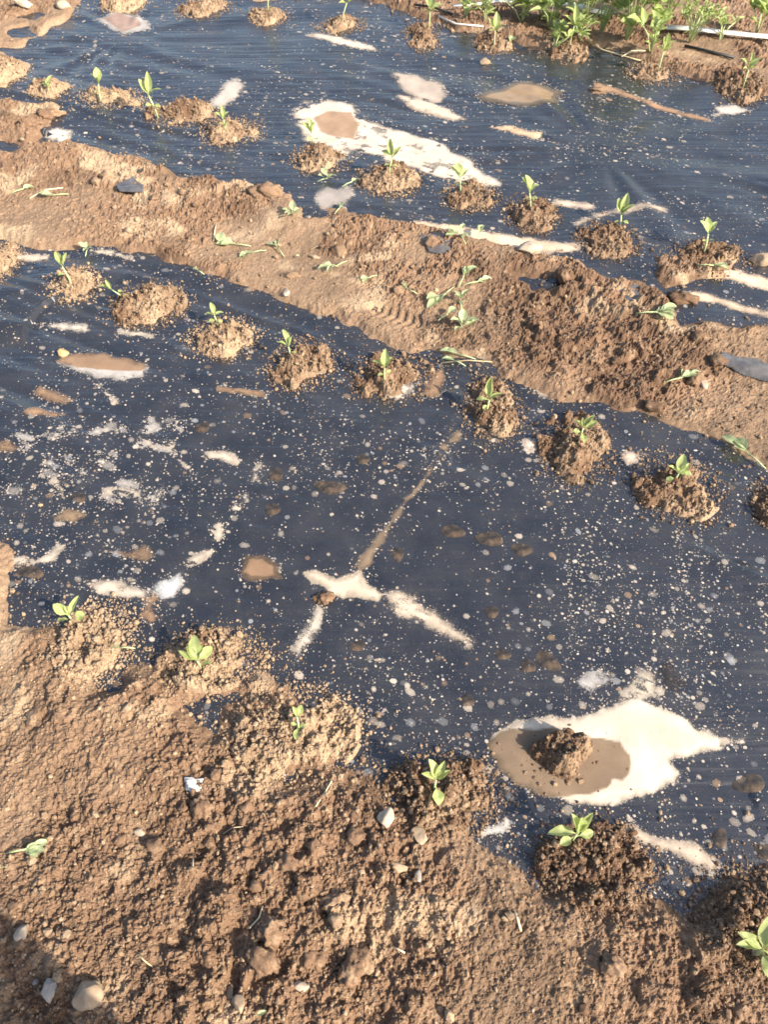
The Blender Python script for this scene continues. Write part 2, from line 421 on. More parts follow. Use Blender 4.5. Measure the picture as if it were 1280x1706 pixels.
# ------------------------------------------------------------------ plastic film over the two beds
X, Y = field_grid(3.4, 560)
x, y = X.ravel(), Y.ravel(); z = film_z(x, y); sdv = samp(SDM, x, y)
F0 = grid_faces(*X.shape); keep = (sdv[F0] < .06).all(1)
mid = [(-700, 265), (0, 320), (480, 420), (760, 490), (1280, 650), (1900, 800)]
mx_, my_ = P([m[0] for m in mid], [m[1] for m in mid]); far = y > np.interp(x, mx_, my_)
for fm, lab in ((~far, 'black plastic mulch film on the bed that carries the big cream silt puddle'),
                (far, 'black plastic mulch film on the bed across the furrow, below the weeds')):
    Fq = F0[keep & fm[F0].all(1)]
    V, Fq, _ = compact(np.stack([x, y, z], 1), Fq, {})
    tag(link('plastic_film', mesh_np('plastic_film', V, Fq, M_FILM)), lab, 'plastic film')

# ------------------------------------------------------------------ rocks, crumbs
def ico(sub):
    import bmesh
    bm = bmesh.new(); bmesh.ops.create_icosphere(bm, subdivisions=sub, radius=1)
    V = np.array([v.co[:] for v in bm.verts]); F = np.array([[v.index for v in f.verts] for f in bm.faces]); bm.free()
    return V, F
ICO1, ICO3, ICO4 = ico(1), ico(3), ico(4)
OCTA = (np.array([[1, 0, 0], [-1, 0, 0], [0, 1, 0], [0, -1, 0], [0, 0, 1], [0, 0, -1]], float), np.array([[0, 2, 4], [2, 1, 4], [1, 3, 4], [3, 0, 4], [2, 0, 5], [1, 2, 5], [3, 1, 5], [0, 3, 5]]))
def rand_rot(n):
    q = rng.normal(size=(n, 4)); q /= np.linalg.norm(q, axis=1)[:, None]; a, b, c, d = q.T
    return np.stack([1 - 2 * (c * c + d * d), 2 * (b * c - a * d), 2 * (b * d + a * c), 2 * (b * c + a * d), 1 - 2 * (b * b + d * d), 2 * (c * d - a * b),
                     2 * (b * d - a * c), 2 * (c * d + a * b), 1 - 2 * (b * b + c * c)], 1).reshape(n, 3, 3)
def crumb_mesh(name, x, y, z, r, col, sink=.35, shape=None):
    n = len(x); B, Fi = shape or ICO1
    Vs = B[None] * (1 + .32 * (rng.random((n, len(B), 1)) - .5) * (1 if shape is None else 1.6)) * np.array([1, .85, .75]) * (1 + .3 * (rng.random((n, 1, 3)) - .5))
    Vs = np.einsum('nij,nkj->nki', rand_rot(n), Vs) * r[:, None, None]
    Vs[..., 2] *= .85
    Vs += np.stack([x, y, z + r * (1 - sink) * .7], 1)[:, None]
    Fs = Fi[None] + (np.arange(n) * len(B))[:, None, None]
    return mesh_np(name, Vs.reshape(-1, 3), Fs.reshape(-1, 3), M_CRUMB, {'col': np.repeat(col, len(B), 0)}, False)
def crumb_cols(n, dry):
    t = np.clip(rng.normal(dry, .28, n), 0, 1)
    c = mix3(SOIL_DAMP, SOIL_DRY, t); return c * (.85 + .3 * rng.random((n, 1)))

# ------------------------------------------------------------------ soil mounds round the seedlings
MOUNDS = []     # (x, y, rx, ry, h)
def mound(u, v, rpx, vpx, label, h=None, dry=.3, cell=.004, seed=None, ncr=420, spread=1.35):
    ncr = int(ncr * .8)
    s = seed if seed is not None else int(u * 7 + v * 13)
    cx, cy = (float(t) for t in P(u, v + vpx * .15))
    rx = rpx / pxm(v); y0 = float(P(u, v - vpx * .8)[1]); y1 = float(P(u, v + vpx)[1]); ry = max(.04, (y0 - y1) / 2)
    h = (h or min(.042, .40 * min(rx, ry))) * (.5 + .28 * random.random())
    n = int(2.4 * max(rx, ry) / cell); n = max(26, min(n, 84))
    g = np.linspace(-1.3, 1.3, n); U, W = np.meshgrid(g, g); U = U.ravel(); W = W.ravel()
    x = cx + U * rx; y = cy + W * ry
    rad = np.hypot(U, W) * (1 + 1.1 * fbm(x / .08 + s, y / .08, 11, 3) + .28 * vn(x / .015, y / .015 + s, 13))
    rad = np.maximum(rad, 1.25 * sst(.85, 1.26, np.hypot(U, W)))
    prof = (1 - sst(.05, 1.0, rad)) * (.75 + .9 * fbm(x / .08, y / .08 + s, 17, 2)); inn = 1 - sst(.72, 1.05, rad)
    wx = x + .004 * vn(x / .012, y / .012, s); wy = y + .004 * vn(x / .012, y / .012, s + 3)
    gr = (.013 * chunks(x, y, .034, s + 1, .55) + .0095 * chunks(x, y, .0165, s + 2, .8) + .0055 * chunks(x, y, .0085, s + 4) + .011 * fbm(x / .045, y / .045, s + 6, 4, .6))
    base = top_z(x, y)
    bs = samp(BASEM, x, y) + .004
    dz = h * prof + gr * inn - .012 * sst(.85, 1.1, rad)
    z = np.maximum(bs, np.minimum(base, bs + .02)) + dz - .003
    F = grid_faces(n, n); F = F[(rad[F] < 1.12).any(1)]
    d = np.clip(dry + .9 * fbm(x / .05 + s, y / .05, 21, 3) + .3 * U - .25 * W, 0, 1)  # patchy tone, growing paler towards the right and near side of each mound
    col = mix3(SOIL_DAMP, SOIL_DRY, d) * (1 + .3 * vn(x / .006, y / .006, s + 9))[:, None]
    V, F, at_ = compact(np.stack([x - cx, y - cy, z], 1), F, {'col': col})
    o = empty('soil_mound', (cx, cy, 0))
    tag(o, label, 'soil mound', 'soil mounds heaped at the planting holes')
    link('heap', mesh_np('heap', V, F, M_SOIL, at_, False), o)
    MOUNDS.append((cx, cy, rx, ry, h))
    # loose crumbs spilled over and round it
    a = rng.random(ncr) * 2 * math.pi; rr = np.abs(rng.normal(.85, .42, ncr)) * spread / 1.35
    xx = cx + np.cos(a) * rr * rx; yy = cy + np.sin(a) * rr * ry
    Xn = np.clip(((xx - cx) / rx + 1.3) / 2.6 * (n - 1), 0, n - 1).round().astype(int); Yn = np.clip(((yy - cy) / ry + 1.3) / 2.6 * (n - 1), 0, n - 1).round().astype(int)
    zh = z.reshape(n, n)[Yn, Xn]; out = (np.abs((xx - cx) / rx) > 1.3) | (np.abs((yy - cy) / ry) > 1.3)
    zz = np.maximum(top_z(xx, yy), np.where(out, -9, zh))
    r = np.clip(rng.lognormal(math.log(.0026), .5, ncr), .001, .010) * np.where(rr > 1.2, .75, 1)
    c = link('crumbs', crumb_mesh('crumbs', xx - cx, yy - cy, zz, r, crumb_cols(ncr, dry + .25)), o); c['kind'] = 'stuff'
    m = int(ncr * 2.2); a = rng.random(m) * 2 * math.pi; rr = np.sqrt(rng.random(m)) * 1.12 + np.abs(rng.normal(0, .16, m))
    xx = cx + np.cos(a) * rr * rx; yy = cy + np.sin(a) * rr * ry
    fx = np.clip(((xx - cx) / rx + 1.3) / 2.6 * (n - 1), 0, n - 1.001); fy = np.clip(((yy - cy) / ry + 1.3) / 2.6 * (n - 1), 0, n - 1.001)
    i, j = fx.astype(int), fy.astype(int); p, q = fx - i, fy - j; zg = z.reshape(n, n)
    zh = (zg[j, i] * (1 - p) + zg[j, i + 1] * p) * (1 - q) + (zg[j + 1, i] * (1 - p) + zg[j + 1, i + 1] * p) * q
    out = (np.abs((xx - cx) / rx) > 1.3) | (np.abs((yy - cy) / ry) > 1.3)
    zz = np.maximum(top_z(xx, yy), np.where(out, -9, zh)); r = np.clip(rng.lognormal(math.log(.0019 if cell < .005 else .0026), .4, m), .0009, .006)
    c = link('grains', crumb_mesh('grains', xx - cx, yy - cy, zz, r, crumb_cols(m, dry + .2), .3, OCTA), o); c['kind'] = 'stuff'
    return o
R1 = [(158, 1065, 58, 68, 'pale dry soil mound beside the milky silt streak', .026, .85),
      (350, 1092, 82, 55, 'soil mound above the film pocket ringed by crumbs', .036, .6),
      (492, 1210, 100, 78, 'broad dry soil mound between film pocket and whitish stone', .028, .85),
      (738, 1312, 92, 66, 'dark crumbly soil mound next to the whitish stone', .040, .12),
      (988, 1432, 88, 76, 'dark granular soil mound just below the cream puddle', .045, .02),
      (1242, 1522, 80, 90, 'dark soil mound at the end of the tan silt tongue', .045, .05)]
for (u, v, a, b, l, h, d) in R1: mound(u, v, a, b, l, h, d, .0036, ncr=800)
R2 = [(0, 432, 30, 30, 'seedling-free pale soil mound at the corner where film meets furrow', .6),
      (125, 472, 36, 26, 'small pale soil mound under the seedling by the long silt smear', .7),
      (248, 502, 56, 36, 'wide soil mound beside a seedling fallen on its side', .4),
      (370, 555, 50, 33, 'pale crumb mound uphill of the brown silt stick', .55),
      (500, 598, 48, 42, 'soil mound with scattered crumbs, next past the pale crumb mound', .3),
      (655, 620, 66, 40, 'long brown soil mound beside a muddy smear and white flakes', .15),
      (820, 672, 44, 52, 'soil mound above the silt trail that runs down the film', .25),
      (958, 738, 56, 56, 'half shaded soil mound with a two-headed seedling', .2),
      (1128, 802, 66, 58, 'round soil mound furthest along the furrow from the fallen seedling', .3),
      (1285, 838, 26, 34, 'soil mound without visible seedling past the round one', .2)]
for (u, v, a, b, l, d) in R2: mound(u, v, a, b, l, None, d, .0042, ncr=480)
R3 = [(2, 124, 34, 24, 'pale spilled soil heap beside the far film corner', .9),
      (82, 150, 30, 15, 'tiny pale soil mound nearest the far film corner', .8),
      (187, 163, 48, 17, 'flat pale soil mound with a tall two-leaved seedling at its rim', .7),
      (300, 186, 54, 22, 'brown oblong soil mound below the whitish silt smear', .35),
      (384, 215, 44, 23, 'soil mound with a crumb trail running down to the furrow', .5),
      (532, 260, 42, 26, 'soil mound at the brown-centred end of the oblong silt patch', .4),
      (650, 298, 46, 26, 'soil mound at the middle of the oblong silt patch', .4),
      (783, 323, 40, 23, 'soil mound at the pointed tip of the oblong silt patch', .35),
      (888, 352, 40, 28, 'dark soil mound beside a short straight silt bar', .15),
      (1012, 398, 46, 30, 'dark soil mound between the silt bar and the boulder', .1),
      (1180, 427, 58, 27, 'broad soil mound next to the half-buried boulder', .2)]
for (u, v, a, b, l, d) in R3: mound(u, v, a, b, l, None, d, .006, ncr=330)
R4 = [(205, 2, 34, 16, 'pale soil heap behind the grey-rimmed puddle', .8),
      (338, 12, 40, 16, 'rough soil heap at the far film edge, without seedling', .5),
      (446, 28, 27, 13, 'small soil mound by the bundled film folds', .5),
      (568, 42, 34, 15, 'soil mound above the short white silt streak', .4),
      (704, 58, 26, 26, 'reddish soil mound spilling down the film as a thin tail', .3),
      (822, 72, 28, 19, 'soil mound next to the thin white string', .3),
      (945, 82, 32, 22, 'soil mound directly below the tall weeds', .25),
      (1086, 120, 38, 18, 'hollow ring-shaped soil mound beside the dry twig', .35),
      (1232, 142, 34, 26, 'soil mound at the end of the black hose', .2)]
for (u, v, a, b, l, d) in R4: mound(u, v, a, b, l, None, d, .008, ncr=240)

def scatter_crumbs():
    xs, ys, rs, cs = [], [], [], []
    n = 52000
    v = np.concatenate([rng.random(40000) * 1950 - 60, 1020 + 760 * rng.random(12000)]); u = rng.random(n) * 1700 - 210
    x, y = P(u, v); sd = soil_sd(x, y); p = rng.random(n)
    # crumbs lie on the soil and thin out over the film from its edge
    ok = (sd > .005) & (p < .55) | (sd <= .005) & (p < .75 * np.exp(sd / .03))
    for (cx, cy, rx, ry, h) in MOUNDS:
        ok &= ~((((x - cx) / rx) ** 2 + ((y - cy) / ry) ** 2 < .9))
    x, y = x[ok], y[ok]; n = len(x)
    z = top_z(x, y)
    r = np.clip(rng.lognormal(math.log(.0017), .65, n) * (.75 + .20 * y), .0009, .012)
    d = .5 + .5 * fbm(x / .12, y / .12, 203, 2) - .12 * x
    c = mix3(SOIL_DAMP, SOIL_DRY, np.clip(d + rng.normal(.1, .25, n), 0, 1)) * (.9 + .25 * rng.random((n, 1)))
    m = 110000; v = rng.random(m) * 1950 - 60; u = rng.random(m) * 1700 - 210
    gx_, gy_ = P(u, v); sd = soil_sd(gx_, gy_); p = rng.random(m); cr, _ = crust_mask(gx_, gy_)
    ok = (sd > .004) & (p < .62 - .45 * cr) | (sd <= .004) & (p < .5 * np.exp(sd / .035))
    gx_, gy_ = gx_[ok], gy_[ok]; m = len(gx_)
    gc = mix3(SOIL_DAMP, SOIL_DRY, np.clip(.45 + .6 * fbm(gx_ / .12, gy_ / .12, 203, 2) - .1 * gx_ + rng.normal(.1, .3, m), 0, 1.1)) * (.9 + .3 * rng.random((m, 1)))
    tag(link('soil_grains', crumb_mesh('soil_grains', gx_, gy_, top_z(gx_, gy_), np.clip(rng.lognormal(math.log(.0012), .38, m) * (.8 + .25 * gy_), .0006, .005), gc, .3, OCTA)), 'fine grains of earth covering the soil', 'grains', kind='stuff')
    tag(link('soil_crumbs', crumb_mesh('soil_crumbs', x, y, z, r, c)), 'loose pale crumbs of earth strewn over soil and film edges', 'crumbs', kind='stuff')
scatter_crumbs()

# ------------------------------------------------------------------ silt and mud on the film
CREAM, TAN, BROWN, GREY, MILK = (.56, .46, .35), (.56, .42, .28), (.24, .15, .088), (.34, .34, .36), (.62, .62, .62)
OUTLINES = []
def silt(name, label, pts, edge=CREAM, core=None, core_at=.012, cat='silt patch', wet=False, off=.0012, thick=.0012, soft=.006, rag=.006, opac=.97, cell=None, group=None, core_poly=None, patch=.55, fade=.02, inner=.75):
    pl = poly_px(pts) if not isinstance(pts, np.ndarray) else pts
    x0, y0 = pl.min(0) - .015; x1, y1 = pl.max(0) + .015
    area = (x1 - x0) * (y1 - y0)
    cell = cell or float(np.clip(math.sqrt(area / 8000), .0016, .0065))
    gx_ = np.arange(x0, x1 + cell, cell); gy_ = np.arange(y0, y1 + cell, cell)
    X, Y = np.meshgrid(gx_, gy_); x, y = X.ravel(), Y.ravel()
    sd0 = sdist(pl, x, y)
    sd = sd0 + rag * 1.8 * fbm(x / (rag * 5), y / (rag * 5), 401, 3) + .0035 * vn(x / .0045, y / .0045, 413) + .003 * vn(x / .010, y / .010, 415)
    cov = sst(-soft, soft, sd)
    sA = x * BC + y * BS; tA = -x * BS + y * BC
    thin = sst(.02, .34, fbm(x / .035, y / .035, 407, 3) + .5 * vn(sA / .05, tA / .006, 409))
    cov = cov * (1 - patch * thin * (1 - inner * sst(0, .05, sd)))
    z = film_z(x, y) + off + thick * sst(0, .02, sd)
    col = np.repeat(np.asarray(edge)[None], len(x), 0)
    op = opac * (.5 + .5 * sst(-.002, fade, sd + .01 * fbm(x / .02, y / .02, 411, 3)))
    if core is not None:
        cs = (sdist(poly_px(core_poly), x, y) if core_poly else sd0 - core_at) + .006 * fbm(x / .03, y / .03, 403, 3)
        t = sst(-.0025, .0025, cs); cov = np.maximum(cov, t * sst(-soft, soft, sd))
        col = col * (1 - t[:, None]) + np.asarray(core)[None] * t[:, None]
    col = col * (1 + .28 * fbm(x / .04, y / .04, 405, 4))[:, None]
    F = grid_faces(*X.shape); F = F[(sd[F] > -soft * 1.6).any(1)]
    c = pl.mean(0)
    V, F, at_ = compact(np.stack([x - c[0], y - c[1], z], 1), F, {'col': col, 'cover': cov, 'opac': op})
    OUTLINES.append(pl)
    o = link(name, mesh_np(name, V, F, M_SILTWET if wet else M_SILT, at_)); o.location = (c[0], c[1], 0)
    tag(o, label, cat, group)
    return o
def strip(pts, w):
    """Outline of a streak through photo points with pixel widths."""
    p = np.array(pts, float); w = np.resize(np.array(w, float), len(p))
    d = np.gradient(p, axis=0); nrm = np.stack([-d[:, 1], d[:, 0]], 1); nrm /= np.linalg.norm(nrm, axis=1)[:, None] + 1e-9
    return [tuple(q) for q in p + nrm * w[:, None] / 2] + [tuple(q) for q in (p - nrm * w[:, None] / 2)[::-1]]
def oval(u, v, a, b, rot=0, n=18):
    t = np.linspace(0, 2 * math.pi, n, endpoint=False); c, s = math.cos(rot), math.sin(rot)
    return [(u + a * math.cos(k) * c - b * math.sin(k) * s, v + a * math.cos(k) * s + b * math.sin(k) * c) for k in t]

PUD = [(815, 1240), (838, 1214), (880, 1198), (960, 1196), (1005, 1182), (1040, 1170), (1062, 1160), (1090, 1171), (1115, 1184), (1139, 1197), (1165, 1214), (1190, 1223), (1216, 1230),
       (1238, 1236), (1204, 1241), (1161, 1255), (1128, 1264), (1116, 1272), (1134, 1289), (1125, 1304), (1085, 1322), (1050, 1336), (1003, 1343), (950, 1338), (905, 1326), (862, 1308), (832, 1282)]
PUDW = [(806, 1240), (830, 1222), (855, 1214), (890, 1217), (920, 1213), (945, 1220), (960, 1228), (996, 1230), (1032, 1237), (1050, 1260), (1050, 1290), (1036, 1302), (1018, 1298), (1012, 1314),
        (981, 1325), (940, 1330), (900, 1330), (880, 1322), (822, 1285)]
silt('silt_streak', 'striped pale spout of silt above the cream puddle', [(1040, 1168), (1046, 1142), (1060, 1120), (1085, 1112), (1096, 1130), (1098, 1165), (1070, 1172)], (.50, .43, .34), cat='silt streak', patch=.75, inner=0, soft=.010, rag=.010, opac=.85)
silt('silt_puddle', 'large cream puddle of dried silt, damp brown at one end, with earth lump', PUD, (.545, .465, .37), (.19, .135, .09), cat='puddle', thick=.002, soft=.005, core_poly=PUDW, patch=.3, fade=.012, rag=.006)
def S(label, pts, **kw): return silt(kw.pop('name', 'silt_patch'), label, pts, **kw)
S('cream silt crossbar with a small earth lump, meeting the long diagonal trail', [(508, 955), (525, 950), (560, 958), (600, 952), (612, 975), (640, 988), (630, 1000), (590, 990), (555, 992), (530, 975)], soft=.006, rag=.007, patch=.5, inner=.6)
S('cream tail of silt widening then fading into specks below the crossbar', [(640, 985), (665, 984), (700, 1000), (735, 1030), (780, 1062), (785, 1075), (760, 1066), (715, 1042), (665, 1020), (648, 1005)], soft=.014, rag=.008, patch=.6, inner=.5)
S('narrow pale silt streak slanting from the small earth lump', strip([(535, 1010), (522, 1040), (505, 1068), (490, 1090)], [16, 20, 18, 22]), soft=.008, edge=(0.512, 0.448, 0.368))
S('brown and cream trail running from the far mound to the crossbar', strip([(765, 722), (740, 745), (722, 775), (705, 805), (680, 830), (655, 865), (635, 890), (612, 930), (595, 948)], [4, 20, 5, 8, 9, 11, 10, 18, 14]), edge=(.27, .195, .13), soft=.008, rag=.010, opac=.85, patch=.9, inner=0)
S('milky silt streak beside the pale mound at the soil edge', [(145, 975), (180, 968), (215, 975), (250, 985), (236, 1000), (195, 998), (160, 990)], edge=(0.528, 0.448, 0.360))
S('bluish white milky blob at the end of the milky streak', [(252, 985), (262, 968), (285, 965), (300, 955), (302, 975), (290, 993), (268, 1000)], edge=(0.480, 0.480, 0.464), cat='silt blob')
S('brown wet blob joined to the milky blob', [(240, 998), (262, 985), (268, 1000), (258, 1012), (268, 1030), (250, 1042), (230, 1030), (238, 1012)], edge=(0.330, 0.210, 0.130), cat='mud blob')
S('pale crooked silt band where the film meets the soil corner', [(18, 935), (40, 930), (60, 935), (80, 925), (95, 905), (105, 912), (92, 935), (60, 942), (30, 942)], soft=.008, edge=(0.544, 0.464, 0.368))
for k, (l, pts, kw) in enumerate([
    ('leaf-shaped cream silt drop above the milky blob', [(308, 940), (325, 922), (350, 914), (357, 918), (335, 934), (318, 943)], {}),
    ('upright oval cream silt spot', oval(364, 885, 9, 16), {}),
    ('slanting cream silt sliver above the oval spot', [(388, 845), (402, 825), (410, 822), (410, 835), (398, 848)], {}),
    ('ragged cream smear beside the curving line of drops', [(425, 770), (436, 772), (430, 800), (418, 800)], {'soft': .008}),
    ('cream speckled drop pair on the curving line', [(343, 752), (372, 748), (400, 765), (395, 772), (350, 760)], {'soft': .008}),
    ('branching white silt splash near the line of dots', [(235, 730), (262, 742), (275, 735), (292, 732), (288, 745), (258, 748), (240, 738)], {'soft': .006}),
    ('flat white silt bar with a ragged upper edge', [(172, 815), (200, 812), (230, 818), (233, 828), (190, 826), (172, 830)], {'soft': .006}),
    ('white forked splash left of the silt bar', [(85, 805), (100, 795), (115, 798), (130, 795), (110, 815), (104, 828), (96, 815)], {'soft': .007}),
    ('dotted thin silt line slanting across the film', strip([(278, 745), (300, 768), (322, 788)], [3, 4, 4]), {'soft': .003}),
    ('broken silt line below the brown oval puddle', strip([(165, 640), (178, 655), (192, 668)], [4, 6, 8]), {'soft': .005}),
]):
    S(l, pts, edge=(0.52, 0.44, 0.35), cat='silt splash', name='silt_splash', patch=.9, inner=.2, **kw)
for k in range(26):     # crowd of pale blotches on the wrinkled side of the film
    u = 10 + 310 * rng.random(); v = 690 + 170 * rng.random(); s = 4 + 7 * rng.random()
    S('small pale silt blotch amid the crowd on the wrinkled film', oval(u, v, s * (1 + rng.random()), s * .7, rng.normal(0, .4)), edge=(0.480, 0.440, 0.400), opac=.3 + .55 * rng.random(), patch=1.2, inner=0, cat='silt splash', name='silt_splash', soft=.004, rag=.004, group='pale blotches on the wrinkled film')
S('long brown oval puddle with a white rim on the wrinkled film', [(95, 600), (120, 588), (165, 586), (215, 596), (248, 610), (240, 628), (205, 634), (160, 628), (120, 615)], edge=(0.400, 0.368, 0.336), core=(.27, .175, .11), core_poly=[(80, 598), (120, 584), (165, 584), (215, 594), (246, 606), (236, 619), (200, 619), (150, 615), (110, 606)], cat='puddle', name='mud_puddle')
S('brown mud smear below the white-rimmed puddle', [(40, 690), (60, 680), (85, 684), (108, 690), (90, 696), (60, 696)], edge=(0.300, 0.190, 0.115), cat='mud smear', name='mud_smear')
S('thin brown smear patch touching the wrinkles', [(55, 655), (70, 645), (95, 652), (120, 668), (100, 672), (75, 665)], edge=(0.280, 0.180, 0.110), cat='mud smear', name='mud_smear', opac=.8, soft=.012)
S('brown mud smear where wrinkles meet the field edge', [(-20, 738), (15, 738), (38, 750), (20, 758), (-20, 752)], edge=(0.300, 0.190, 0.115), cat='mud smear', name='mud_smear')
S('straight brown silt stick lying along the bed', strip([(362, 647), (400, 651), (443, 655)], [8, 9, 10]), edge=(0.300, 0.190, 0.115), cat='mud smear', name='mud_smear', rag=.003, soft=.002)
S('muddy brown smear next to the long brown mound', [(705, 655), (715, 625), (735, 612), (742, 632), (735, 655), (718, 662)], edge=(0.270, 0.170, 0.105), cat='mud smear', name='mud_smear')
S('white flaky silt at the foot of the long brown mound', [(640, 655), (670, 640), (690, 640), (685, 655), (660, 664)], edge=(0.528, 0.480, 0.416), soft=.01)
S('brown wet stain with a notch beside the upright oval spots', [(395, 955), (410, 925), (440, 925), (462, 940), (466, 962), (440, 968), (415, 968)], edge=(0.140, 0.095, 0.060), core=(.26, .165, .10), cat='mud stain', name='mud_stain', wet=True, opac=.9)
S('tailed brown mud stain pointing along the bed', [(175, 918), (215, 922), (240, 912), (254, 925), (245, 935), (220, 932)], edge=(0.220, 0.145, 0.090), cat='mud stain', name='mud_stain', wet=True, opac=.9)
S('olive brown flat puddle stain with a smaller one beside it', [(88, 862), (105, 850), (135, 850), (145, 860), (120, 868), (95, 868)], edge=(0.260, 0.180, 0.110), cat='mud stain', name='mud_stain', wet=True, opac=.92)
S('tan silt tongue running to the dark mound', [(1038, 1376), (1055, 1374), (1075, 1392), (1110, 1400), (1150, 1408), (1185, 1425), (1200, 1445), (1185, 1455), (1150, 1440), (1100, 1415), (1070, 1402), (1042, 1394)], patch=.2, edge=(0.52, 0.42, 0.32))
S('white curl of silt lying between two dark mounds', [(795, 1388), (815, 1380), (835, 1376), (842, 1362), (850, 1372), (838, 1388), (812, 1392)], patch=.2, rag=.003, edge=(0.576, 0.544, 0.496), cat='silt curl', name='silt_curl')
S('pale shell-shaped silt drop above the cream puddle', [(962, 1135), (985, 1120), (1008, 1120), (1012, 1138), (990, 1155), (970, 1148)], edge=(0.400, 0.376, 0.352), cat='silt splash', name='silt_splash')
S('dark damp blotch beside the puddle spout', [(1098, 1118), (1115, 1100), (1125, 1125), (1148, 1140), (1120, 1150), (1100, 1140)], edge=(0.050, 0.042, 0.038), cat='mud stain', name='mud_stain', wet=True, opac=.7)
S('pale crescent silt flake beside the round mound', [(1035, 760), (1050, 752), (1068, 754), (1062, 770), (1045, 775)], edge=(0.520, 0.420, 0.330), cat='silt splash', name='silt_splash')
S('pale rounded silt flake by the half shaded mound', oval(886, 740, 14, 10), edge=(0.520, 0.440, 0.360), cat='silt splash', name='silt_splash')
S('pale angular silt flake where film meets furrow', [(893, 650), (915, 644), (927, 655), (920, 665), (900, 662)], edge=(0.464, 0.384, 0.304), cat='silt splash', name='silt_splash')
# far bed
S('big oblong cream silt patch with brown centre on the far bed', [(487, 182), (510, 170), (550, 168), (590, 175), (610, 200), (660, 220), (730, 240), (780, 262), (792, 275), (830, 308), (800, 310), (745, 300), (690, 285), (640, 272), (600, 252), (590, 262), (560, 272), (520, 262), (500, 222)],
  edge=(0.544, 0.464, 0.376), core=(.32, .215, .14), core_poly=[(522, 196), (545, 186), (585, 190), (598, 210), (590, 232), (560, 228), (535, 220)], soft=.014, rag=.018, patch=1.0, inner=.35)
S('speckled pinkish silt patch above the oblong patch', [(655, 125), (690, 125), (730, 140), (748, 158), (730, 170), (700, 165), (672, 148)], edge=(0.440, 0.368, 0.304), soft=.02, rag=.02, opac=.85)
S('tapering silt tongue below the speckled patch', [(665, 160), (700, 165), (745, 182), (775, 200), (750, 202), (715, 190), (680, 178)], edge=(0.560, 0.450, 0.350), soft=.014, rag=.012)
S('tan silt streak ending in a brown drop', [(815, 215), (850, 213), (880, 222), (905, 224), (900, 234), (880, 232), (850, 224)], edge=(0.520, 0.380, 0.250))
S('large flat brown puddle on the far bed', [(790, 165), (830, 150), (860, 138), (900, 140), (938, 154), (928, 172), (890, 180), (845, 180), (805, 172)], edge=(0.130, 0.100, 0.065), core=(.27, .18, .095), core_at=.03, cat='puddle', name='mud_puddle', wet=True)
S('whitish translucent silt smear beside the crumb-trail mound', [(345, 178), (362, 160), (375, 140), (395, 130), (408, 145), (392, 168), (368, 180)], edge=(0.448, 0.400, 0.352), soft=.012, opac=.9)
S('grey-rimmed puddle with purplish brown centre on radiating folds', [(160, 30), (185, 22), (215, 22), (245, 32), (252, 46), (235, 50), (205, 56), (185, 48)], edge=(0.384, 0.360, 0.336), core=(.30, .215, .175), core_poly=[(170, 28), (200, 22), (232, 32), (235, 42), (205, 52), (188, 42)], cat='puddle', name='mud_puddle')
S('short white silt streak on the far bed', [(510, 60), (530, 56), (570, 66), (610, 76), (630, 86), (600, 84), (560, 76)], edge=(0.528, 0.456, 0.376), soft=.012)
S('thin brown mud streak trailing from a small clod', strip([(990, 148), (1020, 152), (1060, 164), (1110, 178), (1150, 190), (1185, 198)], [18, 10, 6, 7, 7, 6]), edge=(0.300, 0.190, 0.120), cat='mud streak', name='mud_streak')
S('striped whitish silt patch at the end of the brown streak', [(1186, 190), (1195, 176), (1225, 172), (1252, 182), (1225, 188), (1200, 192)], edge=(0.448, 0.400, 0.352), soft=.012, rag=.014)
S('short straight silt bar beside the dark mound', strip([(922, 333), (950, 340), (990, 348)], [10, 12, 10]), edge=(0.496, 0.400, 0.312))
S('silt crust ribbon along the furrow rim', strip([(690, 374), (760, 384), (830, 398), (900, 410), (965, 416)], [8, 16, 24, 24, 12]), edge=(0.600, 0.460, 0.330), soft=.012)
S('silt band running out from the broad mound', strip([(1200, 452), (1240, 462), (1300, 476)], [18, 20, 22]), edge=(0.600, 0.460, 0.340), soft=.012)
S('thin silt lines scraped along the film skirt', strip([(1150, 490), (1200, 500), (1290, 525)], [8, 10, 12]), edge=(0.560, 0.430, 0.310), soft=.014, rag=.014)
S('brown-edged silt streak near the film skirt', strip([(960, 372), (1010, 358), (1070, 345), (1110, 350)], [5, 8, 10, 6]), edge=(0.520, 0.420, 0.320), soft=.014, rag=.012, opac=.8)
S('pale silt smear by the clods at the film edge', [(75, 228), (95, 215), (118, 218), (118, 235), (95, 238)], edge=(0.528, 0.464, 0.400), soft=.014)
S('long pale silt smear at the film corner', strip([(25, 430), (55, 432), (82, 430)], [8, 12, 8]), edge=(0.544, 0.456, 0.360))
S('thin silt line by the tiny upright sprout', strip([(150, 420), (185, 424), (220, 432)], [4, 6, 5]), edge=(0.528, 0.448, 0.352))
S('short silt band on the finely wrinkled film', strip([(195, 552), (225, 556), (255, 560)], [6, 8, 5]), edge=(0.544, 0.464, 0.368), cat='silt splash', name='silt_splash')
S('dashed silt line crossing the fine wrinkles', strip([(65, 538), (100, 542), (140, 545)], [6, 8, 6]), edge=(0.544, 0.480, 0.400), cat='silt splash', name='silt_splash', soft=.01, rag=.012)
S('milky flakes scattered between the furrow rim and the oblong patch', [(530, 335), (545, 315), (560, 320), (580, 312), (588, 325), (575, 345), (555, 340), (540, 350)], edge=(0.416, 0.368, 0.328), soft=.016, rag=.02, opac=.7)

